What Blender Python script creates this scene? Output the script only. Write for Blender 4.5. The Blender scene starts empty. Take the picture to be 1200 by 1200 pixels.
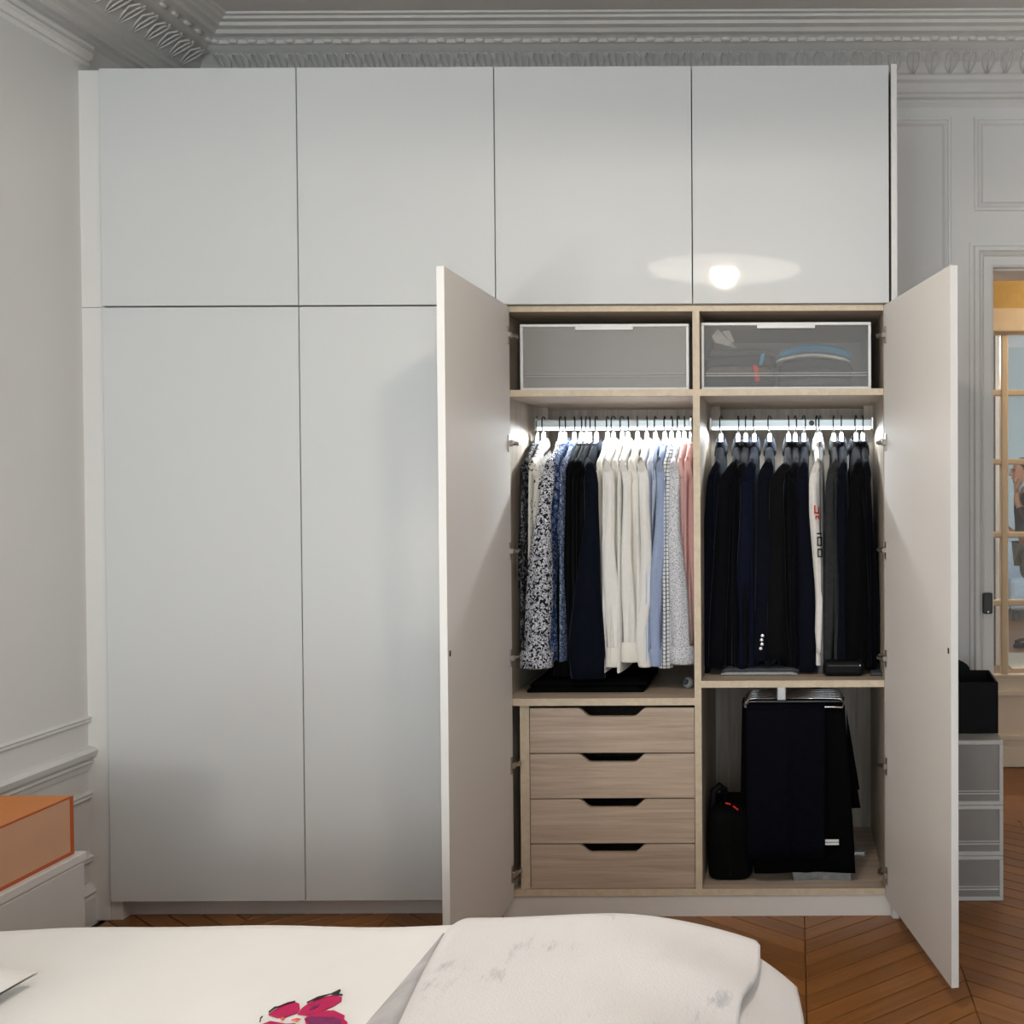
import bpy, bmesh, math, random
from mathutils import Matrix, Vector
random.seed(7)
PI = math.pi
scn = bpy.context.scene
COL = scn.collection

# ------------------------------------------------------------------ camera
F, PX, PY = 1220.0, 930.0, 586.0
CAM = Vector((2.105, -3.2, 1.338))
ROT = Matrix.Rotation(PI/2 - math.radians(.9), 3, 'X') @ Matrix.Rotation(math.radians(-.24), 3, 'Z')
cd = bpy.data.cameras.new('camera'); cam = bpy.data.objects.new('camera', cd); COL.objects.link(cam)
cd.sensor_fit = 'HORIZONTAL'; cd.sensor_width = 36; cd.lens = 36*F/1200
cd.shift_x = (600-PX)/1200; cd.shift_y = (PY-600)/1200
cd.clip_start = .05
cam.matrix_world = Matrix.Translation(CAM) @ ROT.to_4x4()
scn.camera = cam

def P(x, y, Y):
    "point of the vertical plane at depth Y that was measured at photo position x, y"
    d = ROT @ Vector(((x-PX)/F, -(y-PY)/F, -1)); t = (Y-CAM.y)/d.y
    return CAM + d*t
def PZ(x, y, z):
    "point of the level plane at height z measured at photo position x, y"
    d = ROT @ Vector(((x-PX)/F, -(y-PY)/F, -1)); t = (z-CAM.z)/d.z
    return CAM + d*t

# ------------------------------------------------------------------ world, exposure
w = bpy.data.worlds.new('world'); scn.world = w; w.use_nodes = True
bg = w.node_tree.nodes['Background']; bg.inputs[0].default_value = (.82, .93, 1, 1); bg.inputs[1].default_value = 4.7
vs = scn.view_settings
vs.view_transform = 'Standard'; vs.look = 'None'; vs.gamma = 1; vs.use_curve_mapping = False
vs.exposure = 0.25

def area(name, loc, sx, sy, power, color, rot, portal=False):
    l = bpy.data.lights.new(name, 'AREA'); l.shape = 'RECTANGLE'; l.size = sx; l.size_y = sy
    l.energy = power; l.color = color
    if portal: l.cycles.is_portal = True
    o = bpy.data.objects.new(name, l); COL.objects.link(o); o.location = loc; o.rotation_euler = rot
    return o
def point(name, loc, power, color, r=.05):
    l = bpy.data.lights.new(name, 'POINT'); l.energy = power; l.color = color; l.shadow_soft_size = r
    o = bpy.data.objects.new(name, l); COL.objects.link(o); o.location = loc
    return o
# windows of the room are in the wall behind the camera: portals guide the daylight through them
WIN = [(0.2, 1.6), (2.0, 3.4)]
YF = -5.2
for a, b in WIN:
    area('window_portal', ((a+b)/2, YF-.02, 1.25), b-a, 2.3, 1, (1, 1, 1), (PI/2, 0, 0), True)
LAMP = Vector((1.80, -1.5, 2.30))
point('ceiling_lamp_light', LAMP + Vector((0, 0, -.025)), 25, (1, .85, .71), .05)

# ------------------------------------------------------------------ materials
MATS = {}
def nodes(name):
    m = bpy.data.materials.new(name); m.use_nodes = True
    nt = m.node_tree; b = nt.nodes['Principled BSDF']
    return m, nt, b
def N(nt, t, **kw):
    n = nt.nodes.new(t)
    for k, v in kw.items(): setattr(n, k, v)
    return n
def L(nt, a, b): nt.links.new(a, b)
def coords(nt, scale=(1, 1, 1), rot=(0, 0, 0)):
    tc = N(nt, 'ShaderNodeTexCoord'); mp = N(nt, 'ShaderNodeMapping')
    mp.inputs['Scale'].default_value = scale; mp.inputs['Rotation'].default_value = rot
    L(nt, tc.outputs['Object'], mp.inputs['Vector'])
    return mp.outputs[0]
def ramp(nt, src, stops, interp='LINEAR'):
    r = N(nt, 'ShaderNodeValToRGB'); r.color_ramp.interpolation = interp
    e = r.color_ramp.elements
    while len(e) < len(stops): e.new(.5)
    for i, (p, c) in enumerate(stops): e[i].position = p; e[i].color = (*c, 1)
    L(nt, src, r.inputs[0]); return r.outputs[0]
def plain(name, c, rough=.5, metal=0, var=.04, nscale=18, bump=0, bscale=200, spec=.5, sheen=0, coat=0):
    m, nt, b = nodes(name)
    v = coords(nt)
    t = N(nt, 'ShaderNodeTexNoise'); t.inputs['Scale'].default_value = nscale; t.inputs['Detail'].default_value = 4
    L(nt, v, t.inputs['Vector'])
    lo = tuple(x*(1-var) for x in c); hi = tuple(min(1, x*(1+var)) for x in c)
    L(nt, ramp(nt, t.outputs[0], [(.3, lo), (.7, hi)]), b.inputs['Base Color'])
    b.inputs['Roughness'].default_value = rough; b.inputs['Metallic'].default_value = metal
    b.inputs['Specular IOR Level'].default_value = spec
    if sheen: b.inputs['Sheen Weight'].default_value = sheen; b.inputs['Sheen Roughness'].default_value = .28; b.inputs['Sheen Tint'].default_value = (.75, .86, 1, 1)
    if coat: b.inputs['Coat Weight'].default_value = coat; b.inputs['Coat Roughness'].default_value = .03
    if bump:
        t2 = N(nt, 'ShaderNodeTexNoise'); t2.inputs['Scale'].default_value = bscale; L(nt, v, t2.inputs['Vector'])
        bp = N(nt, 'ShaderNodeBump'); bp.inputs['Strength'].default_value = bump; bp.inputs['Distance'].default_value = .002
        L(nt, t2.outputs[0], bp.inputs['Height']); L(nt, bp.outputs[0], b.inputs['Normal'])
    MATS[name] = m; return m
def wood(name, c1, c2, scale, rough=.45, rnd=0, fine=1.0):
    "grain that runs along the axis with the small scale value"
    m, nt, b = nodes(name)
    v = coords(nt, scale)
    if rnd:
        oi = N(nt, 'ShaderNodeObjectInfo'); ad = N(nt, 'ShaderNodeVectorMath', operation='ADD')
        mu = N(nt, 'ShaderNodeMath', operation='MULTIPLY'); mu.inputs[1].default_value = 57
        L(nt, oi.outputs['Random'], mu.inputs[0]); L(nt, v, ad.inputs[0]); L(nt, mu.outputs[0], ad.inputs[1]); v = ad.outputs[0]
    t = N(nt, 'ShaderNodeTexNoise'); t.inputs['Scale'].default_value = 1; t.inputs['Detail'].default_value = 7; t.inputs['Roughness'].default_value = .62
    t.inputs['Distortion'].default_value = .6
    L(nt, v, t.inputs['Vector'])
    col = ramp(nt, t.outputs[0], [(.3, c2), (.5, tuple((a+b2)/2 for a, b2 in zip(c1, c2))), (.68, c1)])
    if rnd:
        hs = N(nt, 'ShaderNodeHueSaturation'); L(nt, col, hs.inputs['Color'])
        mr = N(nt, 'ShaderNodeMapRange'); mr.inputs[3].default_value = 1-rnd; mr.inputs[4].default_value = 1+rnd
        L(nt, oi.outputs['Random'], mr.inputs[0]); L(nt, mr.outputs[0], hs.inputs['Value']); col = hs.outputs[0]
    L(nt, col, b.inputs['Base Color'])
    b.inputs['Roughness'].default_value = rough
    bp = N(nt, 'ShaderNodeBump'); bp.inputs['Strength'].default_value = .12*fine; bp.inputs['Distance'].default_value = .001
    L(nt, t.outputs[0], bp.inputs['Height']); L(nt, bp.outputs[0], b.inputs['Normal'])
    MATS[name] = m; return m
def cloth(name, c, rough=.9, var=.12, sheen=0):
    return plain(name, c, rough, var=var, nscale=60, bump=.25, bscale=500, spec=.06, sheen=sheen)
def finish(name, m, nt, b, col, rough=.8):
    L(nt, col, b.inputs['Base Color']); b.inputs['Roughness'].default_value = rough
    b.inputs['Specular IOR Level'].default_value = .25; MATS[name] = m
def printed(name, stops, scale, detail=2, kind='noise'):
    m, nt, b = nodes(name); v = coords(nt)
    if kind == 'noise':
        t = N(nt, 'ShaderNodeTexNoise'); t.inputs['Detail'].default_value = detail; t.inputs['Distortion'].default_value = 1.2; out = 0
    else:
        t = N(nt, 'ShaderNodeTexVoronoi'); t.feature = kind; out = 0
    t.inputs['Scale'].default_value = scale; L(nt, v, t.inputs['Vector'])
    finish(name, m, nt, b, ramp(nt, t.outputs[out], stops, 'CONSTANT'))
def gridcloth(name, base, line, pitch, width, axes='xz'):
    m, nt, b = nodes(name); tc = N(nt, 'ShaderNodeTexCoord'); sp = N(nt, 'ShaderNodeSeparateXYZ'); L(nt, tc.outputs['Object'], sp.inputs[0])
    outs = []
    for ax in axes:
        mo = N(nt, 'ShaderNodeMath', operation='PINGPONG'); mo.inputs[1].default_value = pitch/2
        L(nt, sp.outputs['XYZ'.index(ax.upper())], mo.inputs[0])
        lt = N(nt, 'ShaderNodeMath', operation='LESS_THAN'); lt.inputs[1].default_value = width/2; L(nt, mo.outputs[0], lt.inputs[0]); outs.append(lt.outputs[0])
    o = outs[0]
    if len(outs) > 1:
        mx = N(nt, 'ShaderNodeMath', operation='MAXIMUM'); L(nt, outs[0], mx.inputs[0]); L(nt, outs[1], mx.inputs[1]); o = mx.outputs[0]
    finish(name, m, nt, b, ramp(nt, o, [(0, base), (1, line)]))
def emit(name, c, s):
    m, nt, b = nodes(name); b.inputs['Base Color'].default_value = (*c, 1)
    b.inputs['Emission Color'].default_value = (*c, 1); b.inputs['Emission Strength'].default_value = s; MATS[name] = m
def sheet(name, c, alpha, rough, spec=.5):
    "thin see-through sheet: part clear, part tinted and slightly frosted"
    m, nt, b = nodes(name); b.inputs['Base Color'].default_value = (*c, 1); b.inputs['Roughness'].default_value = rough
    b.inputs['Specular IOR Level'].default_value = spec; b.inputs['Alpha'].default_value = alpha; MATS[name] = m

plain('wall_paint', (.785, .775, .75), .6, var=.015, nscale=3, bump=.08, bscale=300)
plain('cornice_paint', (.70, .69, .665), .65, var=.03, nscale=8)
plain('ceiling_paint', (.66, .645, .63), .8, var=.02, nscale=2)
plain('door_white', (.70, .715, .715), .05, var=.008, nscale=2)
plain('door_inner', (.76, .735, .705), .6, var=.01, nscale=2, spec=.3)
plain('panel_edge', (.80, .79, .77), .4, var=.01)
plain('plinth_white', (.74, .71, .67), .4, var=.01)
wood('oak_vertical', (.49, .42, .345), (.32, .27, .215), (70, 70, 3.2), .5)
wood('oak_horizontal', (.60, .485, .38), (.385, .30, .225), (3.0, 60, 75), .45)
wood('oak_drawer', (.61, .485, .38), (.39, .295, .22), (2.6, 40, 55), .42, rnd=.05)
wood('oak_edge', (.68, .57, .42), (.56, .455, .33), (40, 40, 40), .45)
wood('parquet', (.33, .135, .036), (.23, .085, .02), (2.5, 42, 3), .36, rnd=.18)
wood('parquet_fill', (.31, .125, .034), (.25, .095, .024), (14, 14, 14), .4)
plain('floor_base', (.03, .014, .008), .8)
plain('chrome', (.72, .72, .73), .22, 1, var=.02)
plain('hinge_metal', (.50, .47, .43), .3, 1, var=.03)
plain('dark_metal', (.05, .048, .045), .35, .8)
plain('black_hook', (.012, .012, .013), .4, .3)
plain('hanger_white', (.50, .51, .52), .3, var=.01)
plain('rail_aluminium', (.68, .73, .74), .35, .35, var=.02)
plain('plastic_white', (.80, .80, .80), .3, var=.01)
plain('plastic_grey', (.62, .61, .59), .4, var=.01)
sheet('plastic_clear', (.42, .42, .41), .20, .22)
sheet('plastic_frost', (.50, .48, .46), .42, .3)
sheet('plastic_side', (.60, .58, .56), .5, .35)
sheet('glass', (.75, .80, .82), .10, .02)
plain('black_fabric', (.004, .004, .004), .9, var=.2, bump=.3, spec=.06)
plain('black_leather', (.004, .004, .0043), .55, spec=.15, var=.2, bump=.4, bscale=120)
plain('orange_card', (.62, .19, .008), .42, var=.02)
plain('orange_deep', (.50, .085, .006), .45, var=.02)
plain('orange_pale', (.66, .37, .22), .38, var=.02)
plain('stand_white', (.72, .69, .66), .35, var=.01)
plain('bed_linen', (.84, .825, .80), .85, var=.012, nscale=10, bump=.12, bscale=400, sheen=.1)
plain('pillow_linen', (.83, .81, .78), .85, var=.01, bump=.12, bscale=400)
plain('mattress_fabric', (.7, .68, .65), .9)
plain('bed_frame_fabric', (.45, .42, .38), .9)
plain('petal_pink', (.50, .002, .085), .8, var=.15, nscale=40)
plain('petal_dark', (.20, .012, .10), .8, var=.2, nscale=60)
plain('petal_ink', (.01, .008, .012), .8)
plain('petal_coral', (.75, .14, .06), .8)
plain('door_beige', (.70, .56, .38), .4, var=.03)
plain('door_cream', (.78, .67, .52), .42, var=.02)
plain('ochre_wall', (.50, .33, .11), .7, var=.06, nscale=30)
plain('blue_wall', (.42, .50, .53), .7, var=.03)
plain('curtain_white', (.82, .80, .78), .8)
plain('rug_beige', (.60, .52, .42), .9, var=.1, nscale=30)
plain('skin', (.42, .20, .12), .55, var=.08)
plain('hair_dark', (.02, .017, .015), .7)
cloth('jacket_navy', (.008, .010, .020)); cloth('shorts_grey', (.13, .13, .105)); cloth('shirt_blue', (.45, .55, .65))
cloth('lapel', (.01, .012, .024))
plain('lamp_opal', (.85, .83, .80), .35, var=.005)
emit('lamp_glow', (1, .93, .82), 3.4); emit('lamp_bulb', (1, .86, .68), 30); emit('lamp_globe', (1, .8, .55), 7); emit('bedside_fill_globe', (1, .89, .78), 52)  # last glow serves the added fill lamp by the bed
sheet('lamp_rod', (.7, .68, .65), .45, .05)
emit('led_strip', (.92, .97, 1), 2.5)
# garment fabrics
printed('dark_floral', [(0, (.006, .006, .009)), (.55, (.25, .26, .28)), (.60, (.008, .008, .012)), (.67, (.40, .41, .43))], 75)
printed('sparse_print', [(0, (.03, .03, .035)), (.36, (.72, .69, .62))], 62)
printed('black_white_print', [(0, (.008, .010, .020)), (.485, (.74, .75, .79)), (.58, (.12, .14, .21)), (.62, (.74, .75, .79)), (.66, (.012, .014, .03))], 105)
printed('blue_print', [(0, (.012, .024, .075)), (.50, (.05, .09, .21)), (.57, (.30, .38, .52)), (.62, (.02, .035, .10))], 80)
printed('blue_white_print', [(0, (.42, .48, .58)), (.42, (.025, .045, .12)), (.58, (.20, .26, .38))], 150)
cloth('black_shirt', (.003, .003, .0032), sheen=.09); cloth('navy_shirt', (.0042, .006, .0115), sheen=.09)
cloth('white_shirt', (.80, .765, .70), var=.02); cloth('white_shirt_cool', (.80, .785, .75), var=.02)
gridcloth('stripe_shirt', (.74, .77, .82), (.42, .50, .66), .006, .0025, 'x')
cloth('blue_shirt', (.32, .385, .55), var=.05)
gridcloth('check_shirt', (.80, .80, .79), (.07, .08, .12), .0125, .0022, 'xz')
printed('dot_shirt', [(0, (.13, .15, .20)), (.34, (.66, .67, .70))], 260, kind='F1')
cloth('pink_shirt', (.70, .40, .385), var=.04); cloth('pink_check', (.73, .50, .48), var=.05)
cloth('navy_jacket', (.0045, .0055, .0105), sheen=.09); cloth('ink_jacket', (.0035, .0036, .0055), sheen=.09); cloth('black_jacket', (.003, .003, .0033), sheen=.09)
cloth('royal_jacket', (.005, .0068, .017), sheen=.09); cloth('charcoal_jacket', (.0052, .0052, .0055), sheen=.09)
cloth('white_sweat', (.76, .73, .69), var=.03); cloth('grey_sweat', (.17, .17, .17)); cloth('dark_grey_sweat', (.032, .033, .034))
cloth('red_print', (.45, .015, .02)); cloth('trouser_navy', (.0028, .003, .0062)); cloth('trouser_black', (.002, .002, .0025))
cloth('grey_knit', (.36, .37, .38)); cloth('teal_knit', (.035, .20, .34)); cloth('dark_knit', (.02, .022, .03)); cloth('slate_knit', (.07, .075, .085))
cloth('brown_cloth', (.15, .13, .11)); cloth('cream_knit', (.6, .57, .52)); cloth('red_cloth', (.75, .035, .02)); cloth('sky_cloth', (.05, .35, .58))
cloth('paper_bag', (.42, .40, .37))

# ------------------------------------------------------------------ mesh helpers
class MB:
    def __init__(s): s.v = []; s.f = []
    def add(s, vs, fs):
        o = len(s.v); s.v += [Vector(v) for v in vs]; s.f += [tuple(i+o for i in f) for f in fs]; return s
    def box(s, x0, x1, y0, y1, z0, z1):
        return s.add([(x0, y0, z0), (x1, y0, z0), (x1, y1, z0), (x0, y1, z0), (x0, y0, z1), (x1, y0, z1), (x1, y1, z1), (x0, y1, z1)],
                     [(3, 2, 1, 0), (4, 5, 6, 7), (0, 1, 5, 4), (1, 2, 6, 5), (2, 3, 7, 6), (3, 0, 4, 7)])
    def loft(s, rings, caps=(True, True), closed=True):
        n = len(rings[0]); vs = [p for r in rings for p in r]; fs = []
        for i in range(len(rings)-1):
            for j in range(n if closed else n-1):
                a = i*n+j; b = i*n+(j+1) % n
                fs.append((a, b, b+n, a+n))
        if caps[0]: fs.append(tuple(range(n-1, -1, -1)))
        if caps[1]: fs.append(tuple((len(rings)-1)*n+j for j in range(n)))
        return s.add(vs, fs)
    def tube(s, pts, r, n=8, caps=True):
        pts = [Vector(p) for p in pts]; rings = []
        rr = r if isinstance(r, (list, tuple)) else [r]*len(pts)
        up = None
        for i, p in enumerate(pts):
            t = (pts[min(i+1, len(pts)-1)] - pts[max(i-1, 0)]).normalized()
            if up is None: up = t.orthogonal().normalized()
            up = (up - t*up.dot(t))
            up = up.normalized() if up.length > 1e-6 else t.orthogonal().normalized()
            sd = t.cross(up)
            rings.append([p + (up*math.cos(2*PI*k/n) + sd*math.sin(2*PI*k/n))*rr[i] for k in range(n)])
        return s.loft(rings, (caps, caps))
    def prism(s, prof, axis, a, b, m=None):
        "prof: 2D outline, extruded along axis (x: prof=(y,z); y: prof=(x,z); z: prof=(x,y))"
        def q(p, t): return (t, p[0], p[1]) if axis == 'x' else (p[0], t, p[1]) if axis == 'y' else (p[0], p[1], t)
        return s.loft([[q(p, a) for p in prof], [q(p, b) for p in prof]])
    def lathe(s, prof, n=24, c=(0, 0, 0)):
        c = Vector(c)
        return s.loft([[c + Vector((r*math.cos(2*PI*k/n), r*math.sin(2*PI*k/n), z)) for k in range(n)] for r, z in prof], (True, True))
    def ball(s, c, rx, ry, rz, n=12, m=8):
        c = Vector(c); rings = []
        for i in range(m+1):
            a = -PI/2 + PI*i/m; k = max(math.cos(a), .02)
            rings.append([c + Vector((rx*k*math.cos(2*PI*j/n), ry*k*math.sin(2*PI*j/n), rz*math.sin(a))) for j in range(n)])
        return s.loft(rings)
    def xf(s, M): s.v = [M @ v for v in s.v]; return s
def mesh(name, mb, mat=None, smooth=False):
    me = bpy.data.meshes.new(name); me.from_pydata([tuple(v) for v in mb.v], [], mb.f)
    bm = bmesh.new(); bm.from_mesh(me); bmesh.ops.recalc_face_normals(bm, faces=bm.faces); bm.to_mesh(me); bm.free()
    if mat: me.materials.append(MATS[mat])
    if smooth: me.polygons.foreach_set('use_smooth', [True]*len(me.polygons))
    me.update(); return me
def link(name, me, parent=None):
    o = bpy.data.objects.new(name, me); COL.objects.link(o)
    if parent is not None:
        o.parent = parent
        off = Vector((0, 0, 0)); q = parent
        while q is not None: off += q.location; q = q.parent
        if not (parent.type == 'MESH'): o.matrix_parent_inverse = Matrix.Translation(-off)
    return o
def obj(name, mb, mat, parent=None, smooth=False, bevel=0, sub=0, seg=1, label=None):
    o = link(name, mesh(name, mb, mat, smooth), parent)
    if bevel:
        m = o.modifiers.new('bevel', 'BEVEL'); m.width = bevel; m.segments = seg; m.limit_method = 'ANGLE'; m.angle_limit = math.radians(40)
    if sub:
        m = o.modifiers.new('sub', 'SUBSURF'); m.levels = sub; m.render_levels = sub
    if label: o['label'] = label
    return o
def tag(o, label, cat, group=None):
    o['label'] = label; o['category'] = cat
    if group: o['group'] = group
    return o
def thing(name, loc, label, cat, group=None):
    o = bpy.data.objects.new(name, None); COL.objects.link(o); o.location = loc; o.empty_display_size = .05
    return tag(o, label, cat, group)
def struct(name, mb, mat, parent=None, **kw):
    o = obj(name, mb, mat, parent, **kw)
    if parent is None: o['kind'] = 'structure'
    return o
def rect(x0, x1, y0, y1, n=1): return [(x0, y0), (x1, y0), (x1, y1), (x0, y1)]

# ------------------------------------------------------------------ the room
XL, XR, YB, ZC = -.07, 5.2, .60, 2.935      # left wall, right wall, wall behind the wardrobe, ceiling
OX0, OX1, OZ = P(1161, 500, YB).x, 4.05, P(1180, 310, YB).z   # doorway
struct('wall_left', MB().box(XL-.2, XL, YF-.2, YB+.3, -.05, ZC+.1), 'wall_paint')
struct('wall_right', MB().box(XR, XR+.2, YF-.2, YB+.3, -.05, ZC+.1), 'wall_paint')
wb = MB().box(XL, OX0, YB, YB+.3, -.05, ZC+.1).box(OX1, XR, YB, YB+.3, -.05, ZC+.1).box(OX0, OX1, YB, YB+.3, OZ, ZC+.1)
WB = struct('wall_back', wb, 'wall_paint')
wf = MB(); xs = [XL, WIN[0][0], WIN[0][1], WIN[1][0], WIN[1][1], XR]
for i in (0, 2, 4): wf.box(xs[i], xs[i+1], YF-.2, YF, -.05, ZC+.1)
for a, b in WIN: wf.box(a, b, YF-.2, YF, -.05, .1).box(a, b, YF-.2, YF, 2.4, ZC+.1)
struct('wall_front', wf, 'wall_paint')
for i, (a, b) in enumerate(WIN):
    fr = MB().box(a, a+.06, YF-.12, YF-.06, .1, 2.4).box(b-.06, b, YF-.12, YF-.06, .1, 2.4).box(a+.06, b-.06, YF-.12, YF-.06, .1, .17).box(a+.06, b-.06, YF-.12, YF-.06, 2.33, 2.4)
    fr.box((a+b)/2-.04, (a+b)/2+.04, YF-.12, YF-.06, .17, 2.33)
    struct('window_%d' % (i+1), fr, 'panel_edge')
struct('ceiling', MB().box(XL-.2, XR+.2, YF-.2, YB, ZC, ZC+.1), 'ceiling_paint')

# floor: dark sub-floor with chevron planks laid on it
FL = struct('floor', MB().box(XL-.2, XR+.2, YF-.2, YB+.3, -.08, -.013), 'floor_base')
CW, RISE, PITCH = .43, .33, .082
SX = PZ(944, 1130, 0).x                        # the chevron seam in view
SY = PZ(944, 1117.4, 0).y
def plank_mesh(up):
    g = .0026; c = .0016; h = RISE*up; z0, z1 = -.013, 0
    def outline(i, z): 
        e = i*.35
        return [(e, i+h*e/CW, z), (CW-e, i+h-h*e/CW, z), (CW-e, PITCH-i+h-h*e/CW, z), (e, PITCH-i+h*e/CW, z)]
    mb = MB().loft([outline(g, z0), outline(g, -c), outline(g+c, z1)])
    # keep grain along the plank: the mesh is turned in the object instead of the texture
    return mesh('plank', mb, 'parquet')
ang = math.atan2(RISE, CW)
PLM = {}
for up in (1, -1):
    mb_me = plank_mesh(up); R = Matrix.Rotation(-ang*up, 4, 'Z'); mb_me.transform(R); PLM[up] = (mb_me, ang*up)
rest = MB(); nplank = 0
for ci in range(-5, 8):
    up = 1 if ci % 2 == 0 else -1
    x0 = SX + ci*CW
    base = SY if up == 1 else SY + RISE
    for k in range(-50, 28):
        y = base + k*PITCH
        yc = y + up*RISE/2
        xc = x0 + CW/2
        if xc < XL-.25 or xc > XR+.2 or yc < YF-.1: continue
        ylim = .26 if x0 < 2.2 else 1.0
        if yc > ylim: continue
        seen = (-1.62 < yc) and (xc < 3.2) and not (x0 + CW < 1.25 and yc < -1.35)
        if yc > .62 and xc < 2.6: continue
        if seen and nplank < 296:
            me, a = PLM[up]
            o = bpy.data.objects.new('plank', me); COL.objects.link(o); o.location = (x0, y, 0); o.rotation_euler = (0, 0, a); o.parent = FL
            nplank += 1
        else:
            g = .001; h = RISE*up
            rest.loft([[(x0+g, y+g, z), (x0+CW-g, y+h+g, z), (x0+CW-g, y+h+PITCH-g, z), (x0+g, y+PITCH-g, z)] for z in (-.013, 0)])
o = obj('plank_field', rest, 'parquet_fill', FL); o['kind'] = 'stuff'

# --- cornices: one profile per wall, mitred in the corner
prof = [(0, 2.700), (.006, 2.716), (.006, 2.726), (.018, 2.732), (.018, 2.742), (.026, 2.748), (.030, 2.758), (.030, 2.778), (.042, 2.786), (.046, 2.800),
        (.056, 2.806), (.075, 2.836), (.105, 2.862), (.140, 2.876), (.152, 2.878), (.152, 2.890), (.166, 2.894), (.190, 2.896), (.200, 2.906),
        (.222, 2.910), (.226, 2.920), (.250, 2.921), (.254, 2.928), (.270, 2.929), (.274, ZC+.004), (-.004, ZC+.004), (-.004, 2.70)]
def cornice(name, wall):
    mb = MB(); r0, r1 = [], []
    for p, z in prof:
        if wall == 'back': r0.append((XL+p, YB-p, z)); r1.append((XR-p, YB-p, z))
        elif wall == 'left': r0.append((XL+p, YB-p, z)); r1.append((XL+p, YF+p, z))
        else: r0.append((XR-p, YB-p, z)); r1.append((XR-p, YF+p, z))
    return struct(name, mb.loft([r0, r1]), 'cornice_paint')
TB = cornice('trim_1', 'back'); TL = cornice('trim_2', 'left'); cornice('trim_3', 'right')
# carved ornament: a bead row and a row of curled leaves on the cove
leaf = MB()
for sgn in (-1, 1):
    pts = [(sgn*.004, -.030, -.036), (sgn*.017, -.050, -.018), (sgn*.024, -.078, .003), (sgn*.015, -.106, .014), (sgn*.004, -.104, .010)]
    leaf.tube(pts, [.002, .0032, .0035, .003, .002], 6)
leaf.tube([(0, -.030, -.036), (0, -.056, -.013), (0, -.088, .006), (0, -.114, .014)], [.002, .003, .003, .002], 6)
LEAF = mesh('leaf', leaf, 'cornice_paint', True)
BEAD = mesh('bead', MB().ball((0, 0, 0), .019, .010, .008, 10, 6), 'cornice_paint', True)
def ornaments(par, wall, lead):
    n = int((4.95 if wall == 'back' else 2.9)/.066)
    for i in range(n):
        t = lead + i*.066
        for me, p, z in ((LEAF, .026, 2.838), (BEAD, .156, 2.884)):
            o = bpy.data.objects.new(me.name.split('.')[0], me); COL.objects.link(o); o.parent = par
            if wall == 'back': o.location = (XL+t, YB-p, z)
            else: o.location = (XL+p, YB-t, z); o.rotation_euler = (0, 0, PI/2)
ornaments(TB, 'back', .165); ornaments(TL, 'left', .165)

# left wall: frieze rail, panel mouldings, chair rail, baseboard
def run_left(name, pr, y0=YF, y1=.03):
    return struct(name, MB().loft([[(XL-.004+p, y0, z) for p, z in pr], [(XL-.004+p, y1, z) for p, z in pr]]), 'wall_paint')
zr = 2.632
run_left('trim_4', [(0, zr), (.012, zr), (.016, zr+.008), (.012, zr+.016), (.024, zr+.024), (.028, zr+.038), (.018, zr+.044), (.030, zr+.052), (.030, zr+.060), (.012, zr+.070), (0, zr+.07)])
def mould(z, h=.022, d=.016): return [(0, z-h/2), (d*.5, z-h/2), (d, z-h*.2), (d*.7, z+h*.1), (d*1.15, z+h*.3), (d*.4, z+h/2), (0, z+h/2)]
run_left('trim_5', mould(.622)); run_left('trim_8', mould(.388, .026)); run_left('trim_9', mould(.192, .026))
run_left('trim_6', [(0, .468), (.010, .468), (.014, .484), (.022, .492), (.014, .498), (.030, .510), (.036, .528), (.022, .538), (0, .540)])
run_left('baseboard_left', [(0, -.01), (.022, -.01), (.022, .075), (.016, .082), (.024, .092), (.014, .106), (.006, .118), (0, .118)])
# back wall: picture-frame mouldings and the door casing
def frame_back(name, x0, x1, z0, z1, w=.038, d=.016):
    mb = MB(); rings = []
    pr = [(0, 0), (.004, d*.6), (w*.3, d*.5), (w*.45, d), (w*.7, d*.8), (w*.85, d*.3), (w, 0)]
    for cx, cz, sx, sz in ((x0, z0, 1, 1), (x1, z0, -1, 1), (x1, z1, -1, -1), (x0, z1, 1, -1)):
        rings.append([(cx+sx*i, YB+.002-d2, cz+sz*i) for i, d2 in pr])
    n = len(pr); vs = [p for r in rings for p in r]; fs = []
    for k in range(4):
        for j in range(n-1): fs.append((k*n+j, k*n+j+1, ((k+1) % 4)*n+j+1, ((k+1) % 4)*n+j))
    return obj(name, mb.add(vs, fs), 'wall_paint', WB)
pa = P(1115, 137, YB)
frame_back('panel_moulding', 2.44, pa.x, 1.02, pa.z)
pb0, pb1 = P(1141, 248, YB), P(1141, 137, YB)
frame_back('panel_moulding', pb0.x, 3.92, pb0.z, pb1.z)
struct('baseboard_back', MB().box(2.45, OX0-.09, YB-.022, YB+.004, -.012, .15).box(OX1+.09, XR, YB-.022, YB+.004, -.012, .15), 'wall_paint', bevel=.004)
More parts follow.
